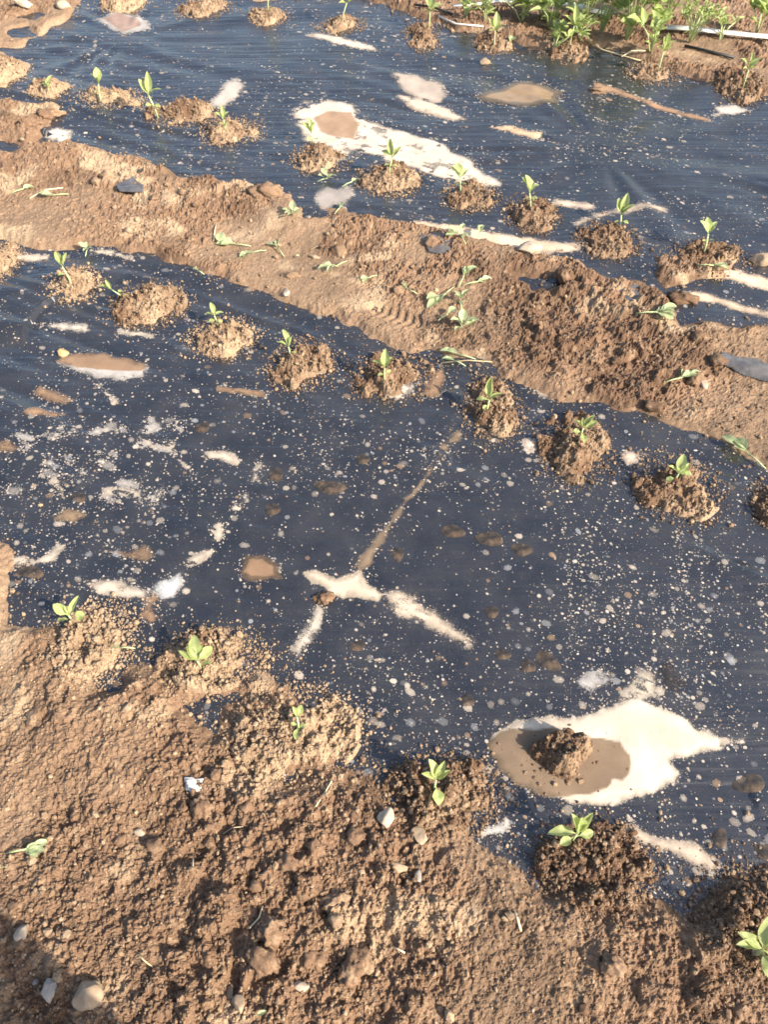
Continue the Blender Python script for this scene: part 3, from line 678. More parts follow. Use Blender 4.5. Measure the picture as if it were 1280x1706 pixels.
def drop(u, v, a, b, label, rot=0, group=None, h=.0022):
    """A lens of muddy water standing on the film."""
    pl = poly_px(oval(u, v, a, b, rot, 28)); c = pl.mean(0)
    V = []; rings = [0, .35, .62, .82, .94, 1.0]
    k = pl - c; k *= (1 + .08 * np.sin(3 * np.arange(28) / 28 * 6.28 + u))[:, None]
    for r in rings[1:]:
        q = c + k * r; V.append(np.stack([q[:, 0] - c[0], q[:, 1] - c[1], film_z(q[:, 0], q[:, 1]) + .0007 + h * (1 - r ** 3.0)], 1))
    V = np.concatenate([np.array([[0, 0, float(film_z(c[:1], c[1:])[0]) + .0007 + h]])] + V)
    me = bpy.data.meshes.new('water_drop'); fs = []
    for i in range(28): fs.append((0, 1 + i, 1 + (i + 1) % 28))
    for r in range(4):
        for i in range(28): fs.append((1 + r * 28 + i, 1 + (r + 1) * 28 + i, 1 + (r + 1) * 28 + (i + 1) % 28, 1 + r * 28 + (i + 1) % 28))
    me.from_pydata([tuple(t) for t in V], [], fs); me.materials.append(M_DROP)
    me.polygons.foreach_set('use_smooth', np.ones(len(fs), bool)); me.update()
    o = link('water_drop', me); o.location = (c[0], c[1], 0)
    return tag(o, label, 'water drop', group)
G = 'muddy water drops standing on the near film'
for (u, v, a, b, l, r) in [(550, 812, 27, 11, 'elongated muddy water drop with rounded ends on open film', .1), (755, 885, 20, 11, 'dark oval water drop, smaller of a neighbouring pair', .15), (816, 898, 24, 12, 'dark oval water drop, larger of a neighbouring pair', .1),
                           (870, 916, 18, 11, 'dark water drop past the oval pair', .15), (913, 1102, 24, 13, 'slanted brown water drop above the cream puddle', .6), (880, 1110, 13, 11, 'round dark water drop touching the slanted brown one', 0),
                           (1249, 1306, 27, 16, 'big glossy water drop level with the cream puddle', -.1), (1199, 1398, 13, 17, 'teardrop muddy water drop above the tan tongue', .1), (1278, 1420, 22, 14, 'brown water drop beyond the teardrop one', 0),
                           (459, 790, 12, 13, 'brown tinged water drop of a neighbouring pair by the curving line', .2), (454, 848, 13, 11, 'brown bottomed water drop below the tinged pair', 0), (663, 922, 10, 13, 'upright water drop beside the diagonal trail', 0),
                           (605, 765, 11, 9, 'nearly clear round water drop on dark film', 0), (337, 711, 13, 9, 'tan egg-shaped water drop by the branching splash', -.3), (820, 1020, 12, 10, 'grey water drop near the fading tail', 0), (130, 830, 14, 8, 'tan water drop by the flat silt bar', 0),
                           (50, 955, 24, 10, 'brown flat water drop beside the crooked silt band', .1), (838, 1090, 14, 9, 'orange tan water drop below the fading tail', .2), (780, 1167, 11, 11, 'round brown water drop above the dark mound', 0), (595, 1075, 14, 9, 'brown water drop below the crossbar', -.2)]:
    drop(u, v, a, b, l, r, G)

# thousands of dried splashes, too many to count
def splashes():
    n = 84000
    v = np.concatenate([rng.random(n - 9000) * 1560 - 20, rng.random(9000) * 420]); u = rng.random(n) * 2000 - 360
    x, y = P(u, v); ok = samp(SDM, x, y) < .01
    dens = np.clip(.50 + 1.3 * fbm(x / .22, y / .22, 501, 4) + .35 * near(x, y, 620, 120, .5) + .3 * near(x, y, 1200, 1000, .3) + .3 * near(x, y, 120, 750, .3), .2, 1)
    ok &= rng.random(n) < dens
    x, y = x[ok], y[ok]; n0 = len(x)
    for pl in OUTLINES:
        m = int(40 + 1500 * np.abs(np.linalg.norm(pl - np.roll(pl, 1, 0), axis=1)).sum() * .12)
        i = rng.integers(0, len(pl), m); t = rng.random(m)[:, None]; q = pl[i] * t + np.roll(pl, -1, 0)[i] * (1 - t) + rng.normal(0, .011, (m, 2)) * rng.random((m, 1)) * 1.6
        x = np.concatenate([x, q[:, 0]]); y = np.concatenate([y, q[:, 1]])
    for q in range(70):       # dotted rows where drops beaded along the stretch lines
        far_ = q % 2; u0 = 330 + 800 * rng.random() if far_ else 900 + 380 * rng.random(); v0 = 30 + 230 * rng.random() if far_ else 840 + 330 * rng.random()
        xa, ya = P(u0, v0); m = int(10 + 16 * rng.random()); t = np.arange(m) * (.014 + .010 * rng.random()) + rng.normal(0, .002, m); sl = BA + rng.normal(0, .12) + (0 if far_ else 1.45)
        x = np.concatenate([x, xa + t * math.cos(sl) + rng.normal(0, .002, m)]); y = np.concatenate([y, ya + t * math.sin(sl) + rng.normal(0, .002, m)])
    for q in range(34):       # runs of drops strung along creases
        u0, v0 = (940 + 340 * rng.random(), 800 + 200 * rng.random()) if q < 22 else (40 + 900 * rng.random(), 640 + 380 * rng.random())
        m = int(14 + 22 * rng.random()); t = np.sort(rng.random(m)); ln = 90 + 190 * rng.random()
        xa, ya = P(u0 + rng.normal(0, 3, m) + (.05 if q < 22 else rng.normal(0, .5)) * t * ln, v0 + t * ln); x = np.concatenate([x, xa]); y = np.concatenate([y, ya])
    ne = len(x) - n0; n = len(x); k = rng.random(n); k[n0:] *= .66
    r = np.clip(rng.lognormal(math.log(.00100), .60, n) * (.82 + .22 * y), .0006, .009)
    big = (rng.random(n) < .028) & (np.arange(n) < n0); r = np.where(big, .004 + .006 * rng.random(n), r)
    cols = np.where((k < .62)[:, None], np.array([[.56, .48, .39]]), np.where((k < .86)[:, None], np.array([[.38, .38, .39]]), np.array([[.36, .24, .15]])))
    cols = cols * (.8 + .35 * rng.random((n, 1)))
    op = np.where(k < .62, .4 + .6 * rng.random(n), np.where(k < .86, .25 + .4 * rng.random(n), .4 + .5 * rng.random(n)))
    op = np.where(big, np.minimum(op, .25 + .6 * rng.random(n)), op)
    m = 6; t = np.arange(m) / m * 2 * math.pi
    el = 1 + np.abs(rng.normal(0, .28, n)) + .25 * np.clip(y - 2.4, 0, 2); az = BA + rng.normal(0, .5, n)
    rad = r[:, None] * (1 + .28 * (rng.random((n, m)) - .5))
    lx = rad * np.cos(t)[None] * el[:, None]; ly = rad * np.sin(t)[None]
    ox = x[:, None] + lx * np.cos(az)[:, None] - ly * np.sin(az)[:, None]; oy = y[:, None] + lx * np.sin(az)[:, None] + ly * np.cos(az)[:, None]
    PX = np.concatenate([x[:, None], ox], 1).ravel(); PY = np.concatenate([y[:, None], oy], 1).ravel()
    PZ = film_z(PX, PY).reshape(n, m + 1) + .0009; PZ[:, 0] += np.minimum(.0006, r * .25)
    i = np.arange(m); fan = np.stack([np.zeros(m, int), 1 + i, 1 + (i + 1) % m], 1)
    F = (fan[None] + (np.arange(n) * (m + 1))[:, None, None]).reshape(-1, 3)
    tag(link('mud_splashes', mesh_np('mud_splashes', np.stack([PX, PY, PZ.ravel()], 1), F, M_SPOT, {'col': np.repeat(cols, m + 1, 0), 'opac': np.concatenate([op[:, None], np.repeat((op * np.where(r > .003, .3 + .6 * rng.random(n), 1))[:, None], m, 1)], 1).ravel()})),
        'countless dried silt specks splashed over the black film', 'splashes', kind='stuff')
splashes()

# ------------------------------------------------------------------ stones and clods
def rock(u, v, wpx, hpx, kind, label, name='stone', cat='stone', flat=.7, rz=0., seed=None, facets=12, sink=.3, group=None, rough=.13):
    x, y, z = at(u, v + hpx * .2); s = pxm(v); rx = wpx / s / 2; ry = hpx / s / 2 * 1.15
    r_ = np.random.default_rng(seed or int(u * 3 + v)); V, F = (ICO4 if wpx > 30 else ICO3); V = V.copy()
    for _ in range(facets):
        d = r_.normal(size=3); d /= np.linalg.norm(d); c = .5 + .35 * r_.random(); h = V @ d
        V -= np.outer(np.maximum(h - c, 0) * .97, d)
    ea = kind == 'clod'
    if ea: sink = max(sink, .36); rough = max(rough, .2)
    V *= (1 + rough * 1.6 * fbm(V[:, 0] * 2.2 + V[:, 2], V[:, 1] * 2.2 - V[:, 2] * 1.3, int(u), 5, .6 if ea else .5))[:, None]
    if ea: V *= (1 + .30 * (chunks(V[:, 0] + V[:, 2] * .6, V[:, 1] - V[:, 2] * .7, .45, int(v)) - .4))[:, None]
    V = V * np.array([rx, ry, flat * min(rx, ry)])
    o = link(name, mesh_np(name, V, F, M_STONE[kind], {'col': soil_col(V[:, 0] + x, V[:, 1] + y)} if ea else None, True)); o.location = (x, y, z + flat * min(rx, ry) * (1 - 2 * sink) * .9); o.rotation_euler = (r_.normal(0, .12), r_.normal(0, .12), rz)
    return tag(o, label, cat, group)
for a in [(880, 414, 44, 30, 'pale', 'pale boulder on the silt crust ribbon at the furrow rim'), (1268, 432, 38, 28, 'tan', 'rough tan stone beside the broad far mound'),
          (478, 484, 13, 20, 'pale', 'small pointed pale stone on the furrow floor'), (645, 1356, 30, 36, 'pale', 'whitish stone at the soil edge beside a dark mound'),
          (698, 1382, 34, 34, 'tan', 'angular tan stone just below the whitish stone'), (34, 1551, 26, 32, 'pale', 'smooth pale stone on foreground soil above the shadow'),
          (84, 1640, 34, 46, 'grey', 'grey ridged stone inside the shadow edge'), (144, 1648, 54, 50, 'tan', 'round tan stone half in the shadow'),
          (662, 1441, 36, 20, 'tan', 'flat tan stone pressed in the foreground soil'), (697, 1458, 14, 22, 'grey', 'small grey pebble next to the flat tan stone'),
          (1173, 636, 15, 20, 'pale', 'smooth pinkish white pebble beside the loose sprig'), (525, 428, 22, 9, 'tan', 'flat reddish pebble lying in the furrow'),
          (808, 103, 20, 14, 'tan', 'brown pebble behind the mound by the white string'), (40, 14, 46, 18, 'pale', 'pale flat stone on the far soil corner'),
          (108, 8, 30, 20, 'pale', 'cream block-like stone at the far film corner'), (112, 1552, 14, 20, 'tan', 'thin tan pebble near the smooth pale stone'),
          (58, 1632, 14, 14, 'grey', 'tiny bluish grey pebble beside the ridged stone'), (383, 1650, 16, 36, 'tan', 'upright tan stone chip below the angular clod'),
          (398, 1668, 26, 26, 'tan', 'tan pebble right beside the upright chip'), (500, 1640, 30, 16, 'pale', 'pale flat pebble past the angular clod'),
          (232, 1385, 20, 14, 'pale', 'small pale pebble amid the foreground crumbs'), (660, 1300 + 85, 1, 1, 'tan', '')]:
    if a[5]: rock(*a)
rock(105, 586, 21, 17, 'yellow', 'small yellow stone on film beside the oval puddle')
mound(936, 1258, 50, 38, 'lumpy damp earth heap standing in the cream puddle', .115, .0, .0028, ncr=340, spread=2.0)
rock(540, 995, 34, 24, 'clod', 'small earth lump on the cream crossbar', 'soil_clod', 'clod', .6, facets=5, rough=.15)
rock(440, 1592, 70, 40, 'clod', 'angular earth clod leaning in the foreground hollow', 'soil_clod', 'clod', .8, rz=-.4, facets=9, rough=.05)
rock(455, 1545, 46, 40, 'clod', 'rounded earth clod above the angular one', 'soil_clod', 'clod', .8, facets=3, rough=.25)
rock(556, 1497, 48, 34, 'clod', 'rough greyish earth clod in the foreground', 'soil_clod', 'clod', .7, facets=4, rough=.25)
rock(1022, 1606, 44, 36, 'clod', 'angular earth clod below the dark granular mound', 'soil_clod', 'clod', .8, facets=8)
rock(563, 420, 28, 26, 'clod', 'round smooth earth clod beside a lying seedling in the furrow', 'soil_clod', 'clod', .9, facets=2)
rock(485, 458, 34, 14, 'clod', 'flat earth clod behind the pointed stone', 'soil_clod', 'clod', .7)
rock(60, 1180, 34, 40, 'clod', 'smooth block of earth near the buried film edge', 'soil_clod', 'clod', .5, facets=9)
rock(940, 462, 34, 26, 'clod', 'dark earth clod at the rim of the exposed film strip', 'soil_clod', 'clod', .9, rough=.2)
rock(1140, 492, 62, 34, 'clod', 'broad earth clod between the film strips', 'soil_clod', 'clod', .6, rough=.2)
rock(996, 148, 28, 13, 'clod', 'small clod at the head of the brown streak', 'soil_clod', 'clod', .7, rough=.2)
rock(85, 190, 50, 24, 'clod', 'smooth wedge-shaped clod at the near edge of the far film', 'soil_clod', 'clod', .6)
rock(50, 200, 50, 26, 'clod', 'rounded clod behind the wedge-shaped one', 'soil_clod', 'clod', .6)
rock(445, 318, 62, 32, 'clod', 'crumbly clod at the corner of the furrow rim', 'soil_clod', 'clod', .7, rough=.3, facets=3)
for k in range(50):
    for _ in range(40):
        u = 1280 * rng.random(); v = (250 + 500 * rng.random()) if k % 2 else (1120 + 580 * rng.random())
        xx, yy = P(u, v); xx = np.array([float(xx)]); yy = np.array([float(yy)])
        if float(soil_sd(xx, yy)[0]) > .05 and float(crust_mask(xx, yy)[0][0]) < .5: break
    s = (12 + 26 * rng.random() ** 2) * pxm(v) / 700
    rock(u, v, s, s * .8, 'clod', ('lump of earth among the clods in the furrow' if k % 2 else 'lump of earth among the crumbs of the foreground soil'), 'soil_clod', 'clod', .75, rz=6 * rng.random(), facets=5, rough=.2,
         group='lumps in the furrow' if k % 2 else 'lumps in the foreground soil')
# crumpled white scrap
rock(324, 1305, 38, 26, 'white', 'crumpled white paper scrap on the foreground soil', 'paper_scrap', 'scrap', .35, rough=.45, facets=12, sink=.1)

# ------------------------------------------------------------------ loose pieces of film
def film_scrap(pts, label, lift=.012, wav=.006, tiltx=0.):
    pl = poly_px(pts); c = pl.mean(0); zc = float(top_z(c[:1], c[1:])[0])
    x0, y0 = pl.min(0); x1, y1 = pl.max(0); cell = max(x1 - x0, y1 - y0) / 60
    X, Y = np.meshgrid(np.arange(x0 - cell, x1 + cell, cell), np.arange(y0 - cell, y1 + cell, cell)); x, y = X.ravel(), Y.ravel()
    sd = sdist(pl, x, y) + .004 * fbm(x / .03, y / .03, 61, 2)
    s = x * BC + y * BS; t = -x * BS + y * BC
    g = samp(BASEM, x, y) + lift + wav * vn(s * 5, t * 60, 63) + tiltx * (x - c[0])
    F = grid_faces(*X.shape); F = F[(sd[F] > 0).all(1)]
    V, F, _ = compact(np.stack([x - c[0], y - c[1], g], 1), F, {})
    o = link('film_scrap', mesh_np('film_scrap', V, F, M_SCRAP)); o.location = (c[0], c[1], 0)
    so = o.modifiers.new('thickness', 'SOLIDIFY'); so.thickness = .0006
    return tag(o, label, 'film scrap')
film_scrap([(1180, 600), (1215, 588), (1240, 586), (1290, 612), (1310, 640), (1270, 634), (1230, 620)], 'grey folded tongue of film sticking out of the furrow soil', .026, .022)
film_scrap([(1015, 486), (1060, 484), (1085, 500), (1080, 514), (1030, 508)], 'dusty flat flap of film showing through soil by the broad clod', .020)
film_scrap([(195, 315), (225, 302), (240, 318), (242, 330), (200, 326)], 'small grey film flap poking out near a furrow crack', .030)
film_scrap([(148, 394), (170, 386), (200, 390), (188, 397), (160, 398)], 'thin strip of film half buried on the smooth furrow floor', .014)
film_scrap([(700, 400), (735, 395), (760, 410), (745, 430), (715, 425)], 'grey film flap under soil beside the uprooted clump', .020)

# ------------------------------------------------------------------ plants
def leaf_mesh(name, L, W, fold, curl, tipw, material, seed=0, stalk=.16):
    r = np.random.default_rng(seed); na, nb = 13, 7
    V = []; rib = []
    for i in range(na):
        t = i / (na - 1)
        tt = max(0, (t - stalk) / (1 - stalk))
        wd = W * (.10 + .9 * (math.sin(math.pi * min(1, tt ** tipw)) ** .8)) if tt < 1 else W * .02
        if t < stalk: wd = W * .11
        for j in range(nb):
            q = (j / (nb - 1)) * 2 - 1
            yy = q * wd / 2
            zz = abs(q) ** 1.4 * wd * fold + .09 * wd * math.sin(11 * t + 2 * q + seed) * abs(q) + .03 * wd * math.cos(17 * t + seed)
            # bend along the length
            a = curl * t; xx = L * (math.sin(a) / curl if abs(curl) > 1e-3 else t); zz += -L * ((1 - math.cos(a)) / curl if abs(curl) > 1e-3 else 0)
            V.append((xx, yy, zz)); rib.append(.75 if abs(q) < .2 else 0.0)
    return mesh_np(name, V, grid_faces(na, nb), material, {'rib': np.array(rib)})
LEAF = [leaf_mesh('leaf', 1, .42, .38, .35, .80, M_LEAF, 1), leaf_mesh('leaf', 1, .44, .30, .9, .85, M_LEAF, 2), leaf_mesh('leaf', 1, .36, .50, .2, .75, M_LEAF, 3), leaf_mesh('leaf', 1, .50, .22, .6, .95, M_LEAF, 4), leaf_mesh('leaf', 1, .40, .55, -.3, .8, M_LEAF, 14), leaf_mesh('leaf', 1, .46, .15, 1.2, .9, M_LEAF, 15)]
COTY = [leaf_mesh('leaf', 1, .60, .15, .5, 1.1, M_LEAF, 5, .28), leaf_mesh('leaf', 1, .62, .2, .3, 1.1, M_LEAF, 6, .25)]
WILT = [leaf_mesh('leaf', 1, .34, .45, .6, .9, M_WILT, 7, .25), leaf_mesh('leaf', 1, .42, .3, .9, 1.0, M_WILT, 8, .22), leaf_mesh('leaf', 1, .5, .25, .4, 1.1, M_WILT, 9, .3)]
WEED = [leaf_mesh('leaf', 1, .46, .25, .6, .8, M_WEED, 10, .12), leaf_mesh('leaf', 1, .26, .4, .8, .8, M_WEED, 11, .08), leaf_mesh('leaf', 1, .60, .2, .5, .9, M_WEED, 12, .2)]
def tube(name, pts, rads, material, ns=7):
    p = np.array(pts, float); V = []
    for i in range(len(p)):
        d = p[min(i + 1, len(p) - 1)] - p[max(i - 1, 0)]; d /= np.linalg.norm(d) + 1e-9
        a = np.cross(d, [0, 0, 1] if abs(d[2]) < .9 else [1, 0, 0]); a /= np.linalg.norm(a); b = np.cross(d, a)
        for k in range(ns):
            t = 2 * math.pi * k / ns; V.append(p[i] + rads[i] * (math.cos(t) * a + math.sin(t) * b))
    n = len(p); F = [(i * ns + k, i * ns + (k + 1) % ns, (i + 1) * ns + (k + 1) % ns, (i + 1) * ns + k) for i in range(n - 1) for k in range(ns)]
    V += [p[0], p[-1]]
    me = bpy.data.meshes.new(name)
    F += [(n * ns, (k + 1) % ns, k) for k in range(ns)] + [(n * ns + 1, (n - 1) * ns + k, (n - 1) * ns + (k + 1) % ns) for k in range(ns)]
    me.from_pydata([tuple(v) for v in V], [], F); me.materials.append(material); me.polygons.foreach_set('use_smooth', np.ones(len(F), bool)); me.update()
    return me
def put_leaf(parent, me, pos, az, el, L, roll=0., wid=1.0):
    o = link('leaf', me, parent)
    o.matrix_local = Matrix.Translation(pos) @ Matrix.Rotation(az, 4, 'Z') @ Matrix.Rotation(-el, 4, 'Y') @ Matrix.Rotation(roll, 4, 'X') @ Matrix.Diagonal((L, L * wid, L, 1))
    return o
D = math.radians
def mound_top(x, y):
    z = float(top_z(np.array([x]), np.array([y]))[0])
    for (cx, cy, rx, ry, h) in MOUNDS:
        q = math.hypot((x - cx) / rx, (y - cy) / ry)
        if q < 1: z = max(z, float(samp(BASEM, cx, cy)) + h * float(1 - sst(.12, 1.0, np.array(q))) + .010)
    return z
def on_mound(u, v):
    z = 0.0
    for _ in range(6):
        x, y = P(u, v, z); z = mound_top(float(x), float(y))
    return float(x), float(y), z
def seedling(u, v, label, leaves=None, H=.040, lean=(0, 0), sc=1.0, group='seedlings planted in rows through the film'):
    x, y, z = on_mound(u, v)
    o = empty('seedling', (x, y, z - .004)); tag(o, label, 'seedling', group)
    sc *= random.uniform(.84, 1.06); H *= sc; lx, ly = lean; lx += random.uniform(-.18, .18); ly += random.uniform(-.15, .15)
    pts = [(0, 0, -.012), (lx * H * .3, ly * H * .3, H * .4), (lx * H, ly * H, H)]
    link('stem', tube('stem', pts, [.0032 * sc, .0028 * sc, .0020 * sc], M_STEM), o)
    if leaves is None:
        a0 = random.uniform(0, 360)
        leaves = [(a0, 62 + random.uniform(-12, 14), .058, 1), (a0 + 165 + random.uniform(-20, 20), 58 + random.uniform(-14, 16), .052, 1), (a0 + 80, 74, .036, 1),
                  (a0 + 95 + random.uniform(-20, 20), 25, .024, 0), (a0 - 85, 20, .024, 0)]
    for (az, el, L, big) in leaves:
        f = 1.0 if big else .55
        L *= random.uniform(.92, 1.1) * sc
        put_leaf(o, random.choice(LEAF if big else COTY), (lx * H * f, ly * H * f, H * f), D(az + random.uniform(-10, 10)), D(el + random.uniform(-14, 8)), L, random.uniform(-.6, .6), random.uniform(.75, 1.1))
    return o
seedling(122, 1036, 'seedling with spreading pointed leaves beside the milky silt streak', [(62, 48, .052, 1), (150, 45, .046, 1), (205, 25, .034, 0), (110, 60, .026, 1), (8, 25, .034, 0)], .032)
seedling(332, 1108, 'six-leaved seedling above the film pocket ringed by crumbs', [(102, 58, .058, 1), (168, 25, .044, 1), (140, 45, .044, 1), (75, 60, .040, 1), (38, 38, .046, 1), (5, 25, .032, 0)], .034)
seedling(500, 1222, 'thin pale seedling between film pocket and whitish stone', [(125, 40, .030, 1), (55, 40, .030, 1), (-20, 30, .018, 0), (-100, 10, .034, 0), (170, 30, .018, 0)], .05, (0, .5))
seedling(724, 1312, 'upright seedling with a round lower leaf next to the whitish stone', [(110, 55, .048, 1), (62, 50, .046, 1), (185, 30, .042, 1), (20, 45, .036, 1), (-88, 10, .040, 0)], .036)
seedling(955, 1398, 'lush seedling with broad leaves just below the cream puddle', [(168, 25, .056, 1), (118, 58, .058, 1), (88, 68, .055, 1), (55, 60, .050, 1), (8, 15, .038, 0), (200, 12, .034, 0)], .036)
seedling(1262, 1590, 'lush light seedling at the end of the tan silt tongue', [(88, 55, .056, 1), (178, 22, .046, 1), (145, 40, .044, 1), (-92, 15, .056, 1), (-25, 20, .052, 1), (40, 45, .05, 1)], .034)
seedling(118, 470, 'yellowish seedling leaning towards the long silt smear', [(130, 45, .052, 1), (50, 40, .046, 1), (200, 20, .026, 0)], .055, (-.3, .1))
seedling(206, 496, 'seedling fallen on its side at the wide mound', [(165, 20, .052, 1), (120, 35, .040, 1), (60, 15, .026, 0), (-10, 5, .035, 0)], .035, (-1.0, .2))
seedling(362, 538, 'seedling with small pale leaves on the pale crumb mound', [(100, 55, .046, 1), (160, 40, .040, 1), (30, 40, .038, 1), (-20, 10, .026, 0), (210, 10, .026, 0)], .04)
seedling(484, 594, 'seedling leaning away from the scattered-crumb mound', [(115, 60, .056, 1), (165, 45, .044, 1), (40, 50, .036, 1), (-30, 20, .024, 0)], .045, (-.2, .1))
seedling(640, 632, 'tallest seedling of its row, on the long brown mound', [(85, 75, .062, 1), (160, 45, .048, 1), (60, 60, .045, 1), (20, 20, .024, 0), (200, 20, .024, 0)], .055)
seedling(812, 682, 'seedling with one broad upright leaf above the silt trail', [(82, 70, .062, 1), (170, 30, .036, 1), (10, 35, .042, 1), (220, 10, .022, 0)], .038)
seedling(968, 726, 'two-headed seedling on the half shaded mound', [(150, 40, .036, 1), (100, 55, .034, 1), (190, 20, .028, 0), (40, 45, .050, 1), (10, 30, .042, 1), (-90, 5, .036, 0)], .04)
seedling(1124, 802, 'seedling with a tall middle leaf on the round mound', [(85, 68, .058, 1), (150, 40, .040, 1), (200, 15, .030, 0), (-15, 25, .036, 1), (30, 55, .04, 1)], .036)
for (u, v, l, H, sc) in [(80, 156, 'short pale seedling on the tiny mound near the far film corner', .03, 1.0), (166, 166, 'tall thin seedling at the rim of the flat pale mound', .07, 1.1), (262, 192, 'tall two-leaved seedling below the whitish smear, on the oblong mound', .065, 1.25),
                         (374, 212, 'seedling on the mound with the crumb trail', .04, 1.0), (522, 240, 'pale seedling in front of the brown-centred silt', .045, 1.05), (648, 286, 'seedling standing before the middle of the oblong silt patch', .05, 1.05),
                         (768, 316, 'seedling at the pointed tip of the oblong silt patch', .045, 1.1), (885, 342, 'seedling beside the short straight silt bar', .045, 1.1), (1034, 378, 'seedling between the silt bar and the pale boulder', .045, 1.05), (1176, 414, 'seedling on the broad mound by the rough tan stone', .05, 1.1)]:
    a0 = random.uniform(60, 120)
    seedling(u, v, l, [(a0, 72, .060, 1), (a0 + random.uniform(50, 80), 60, .052, 1), (a0 - 70, 62, .045, 1), (200, 20, .022, 0), (-20, 20, .024, 0)], H, (random.uniform(-.2, .2), 0), sc)
for (u, v, l) in [(446, 18, 'seedling by the bundled film folds at the far edge'), (570, 32, 'seedling above the short white silt streak'), (715, 46, 'seedling on the reddish spilling mound'), (824, 74, 'seedling next to the thin white string'),
                  (950, 74, 'seedling standing against the tall weeds'), (1098, 116, 'seedling in the ring-shaped mound beside the dry twig'), (1240, 142, 'seedling at the end of the black hose')]:
    a0 = random.uniform(60, 120)
    seedling(u, v, l, [(a0, 74, .075, 1), (a0 + 70, 62, .064, 1), (a0 - 75, 60, .06, 1), (200, 30, .04, 1), (-20, 30, .04, 1)], .075, (random.uniform(-.1, .2), 0), 1.0)

def loose(u, v, label, az=0, L=.05, n=4, stem=True, flat=True, group='loose seedlings dropped on the ground', mats=None):
    """A pulled seedling lying where it was dropped."""
    x, y, z = at(u, v); o = empty('loose_seedling', (x, y, z + .004)); tag(o, label, 'seedling', group)
    a = D(az); dx, dy = math.cos(a), math.sin(a); L *= 1.08
    if stem:
        pts = [(-dx * L * .8, -dy * L * .8, .001), (-dx * L * .3, -dy * L * .3, .006), (dx * L * .2, dy * L * .2, .006)]
        link('stem', tube('stem', pts, [.0012, .0018, .0016], M_STEM), o)
    for k in range(n):
        t = random.uniform(-35, 35) + (180 if (not flat and k % 2) else 0) if flat else k * 360 / n + random.uniform(-25, 25)
        put_leaf(o, random.choice(mats or WILT), (dx * L * .15 * (k % 3), dy * L * .15 * (k % 3), .006), a + D(t * (1 if k else .2)), D(random.uniform(5, 25) if flat else random.uniform(25, 60)), L * random.uniform(.7, 1.1), random.uniform(-.5, .5))
    return o
loose(488, 362, 'small leafy rosette rooted at the furrow rim below the far film', 90, .040, 6, False, False)
loose(565, 352, 'tiny two-leaved sprig at the rim of the far film', 60, .034, 3)
loose(543, 302, 'flat sprig with narrow leaves on far film', 20, .038, 5, True, False)
loose(584, 308, 'thin twig-like sprig on far film next to the narrow-leaved one', 35, .044, 3)
loose(395, 411, 'long wilted seedling stretched out in the furrow', 175, .055, 5)
loose(425, 424, 'wilted seedling with one round leaf, next to the stretched-out one', 205, .045, 3)
loose(464, 418, 'wilted seedling with three raised leaves in the furrow', 120, .050, 3, True)
loose(492, 432, 'single fallen leaf in the furrow', 30, .022, 1, False)
loose(563, 446, 'wilted seedling lying below the round clod', 225, .050, 3)
loose(616, 466, 'tiny forked sprig on the furrow floor', 215, .034, 2)
loose(768, 398, 'pale clump of uprooted seedlings at the silt crust ribbon', 110, .050, 6, True, False)
loose(796, 400, 'single upright sprig beside the uprooted clump', 70, .055, 2)
loose(772, 466, 'curved wilted seedling with drooping leaf in the furrow', 70, .055, 4)
loose(742, 494, 'wilted seedling with big pale spoon-shaped leaf', 235, .060, 3)
loose(792, 474, 'broad wilted leaf lying past the curved seedling', 15, .050, 2)
loose(683, 488, 'tiny curled sprig near the spoon-leaved seedling', 150, .034, 3)
loose(768, 506, 'star-shaped wilted sprig in the furrow', 90, .036, 6, True, False)
loose(742, 530, 'thin bare seedling stem on trampled soil', 40, .040, 1)
loose(769, 550, 'bright leafy rosette on trampled soil beside the footprint', 80, .050, 7, False, False)
loose(768, 596, 'seedling with long bare stem at the film rim', 165, .050, 2)
loose(760, 606, 'pale curled seedling on film below the long-stemmed one', 150, .036, 3)
loose(1088, 524, 'bundle of bright leaves beside the dusty film flap', 0, .060, 7)
loose(1130, 634, 'loose sprig beside the pinkish white pebble', 15, .050, 5)
loose(1248, 762, 'wilted sprig at the film edge past the round mound', 125, .060, 4)
loose(146, 421, 'tiny upright sprout on film by the thin silt line', 90, .032, 4, True, False)
loose(332, 456, 'tiny green fragment on film below the furrow', 150, .024, 2)
loose(206, 1082, 'small dried sprig on film between two mounds', 180, .030, 2)
loose(40, 1418, 'sprig with several leaves on the foreground soil', 10, .036, 6)
loose(14, 1446, 'single light leaf beside the foreground sprig', 200, .042, 1, False)
loose(425, 1694, 'small leaf fragment far down the foreground soil', 20, .022, 2, False)
loose(848, 76, 'curved pale sprig on the far film by the string', 60, .070, 3)
loose(1183, 446, 'small leaves scattered below the broad far mound', -10, .045, 3)
loose(36, 320, 'pale wilted sprig on the dry furrow soil', 30, .045, 3)
loose(95, 330, 'dry curled root and sprig on the furrow soil', 200, .050, 2)

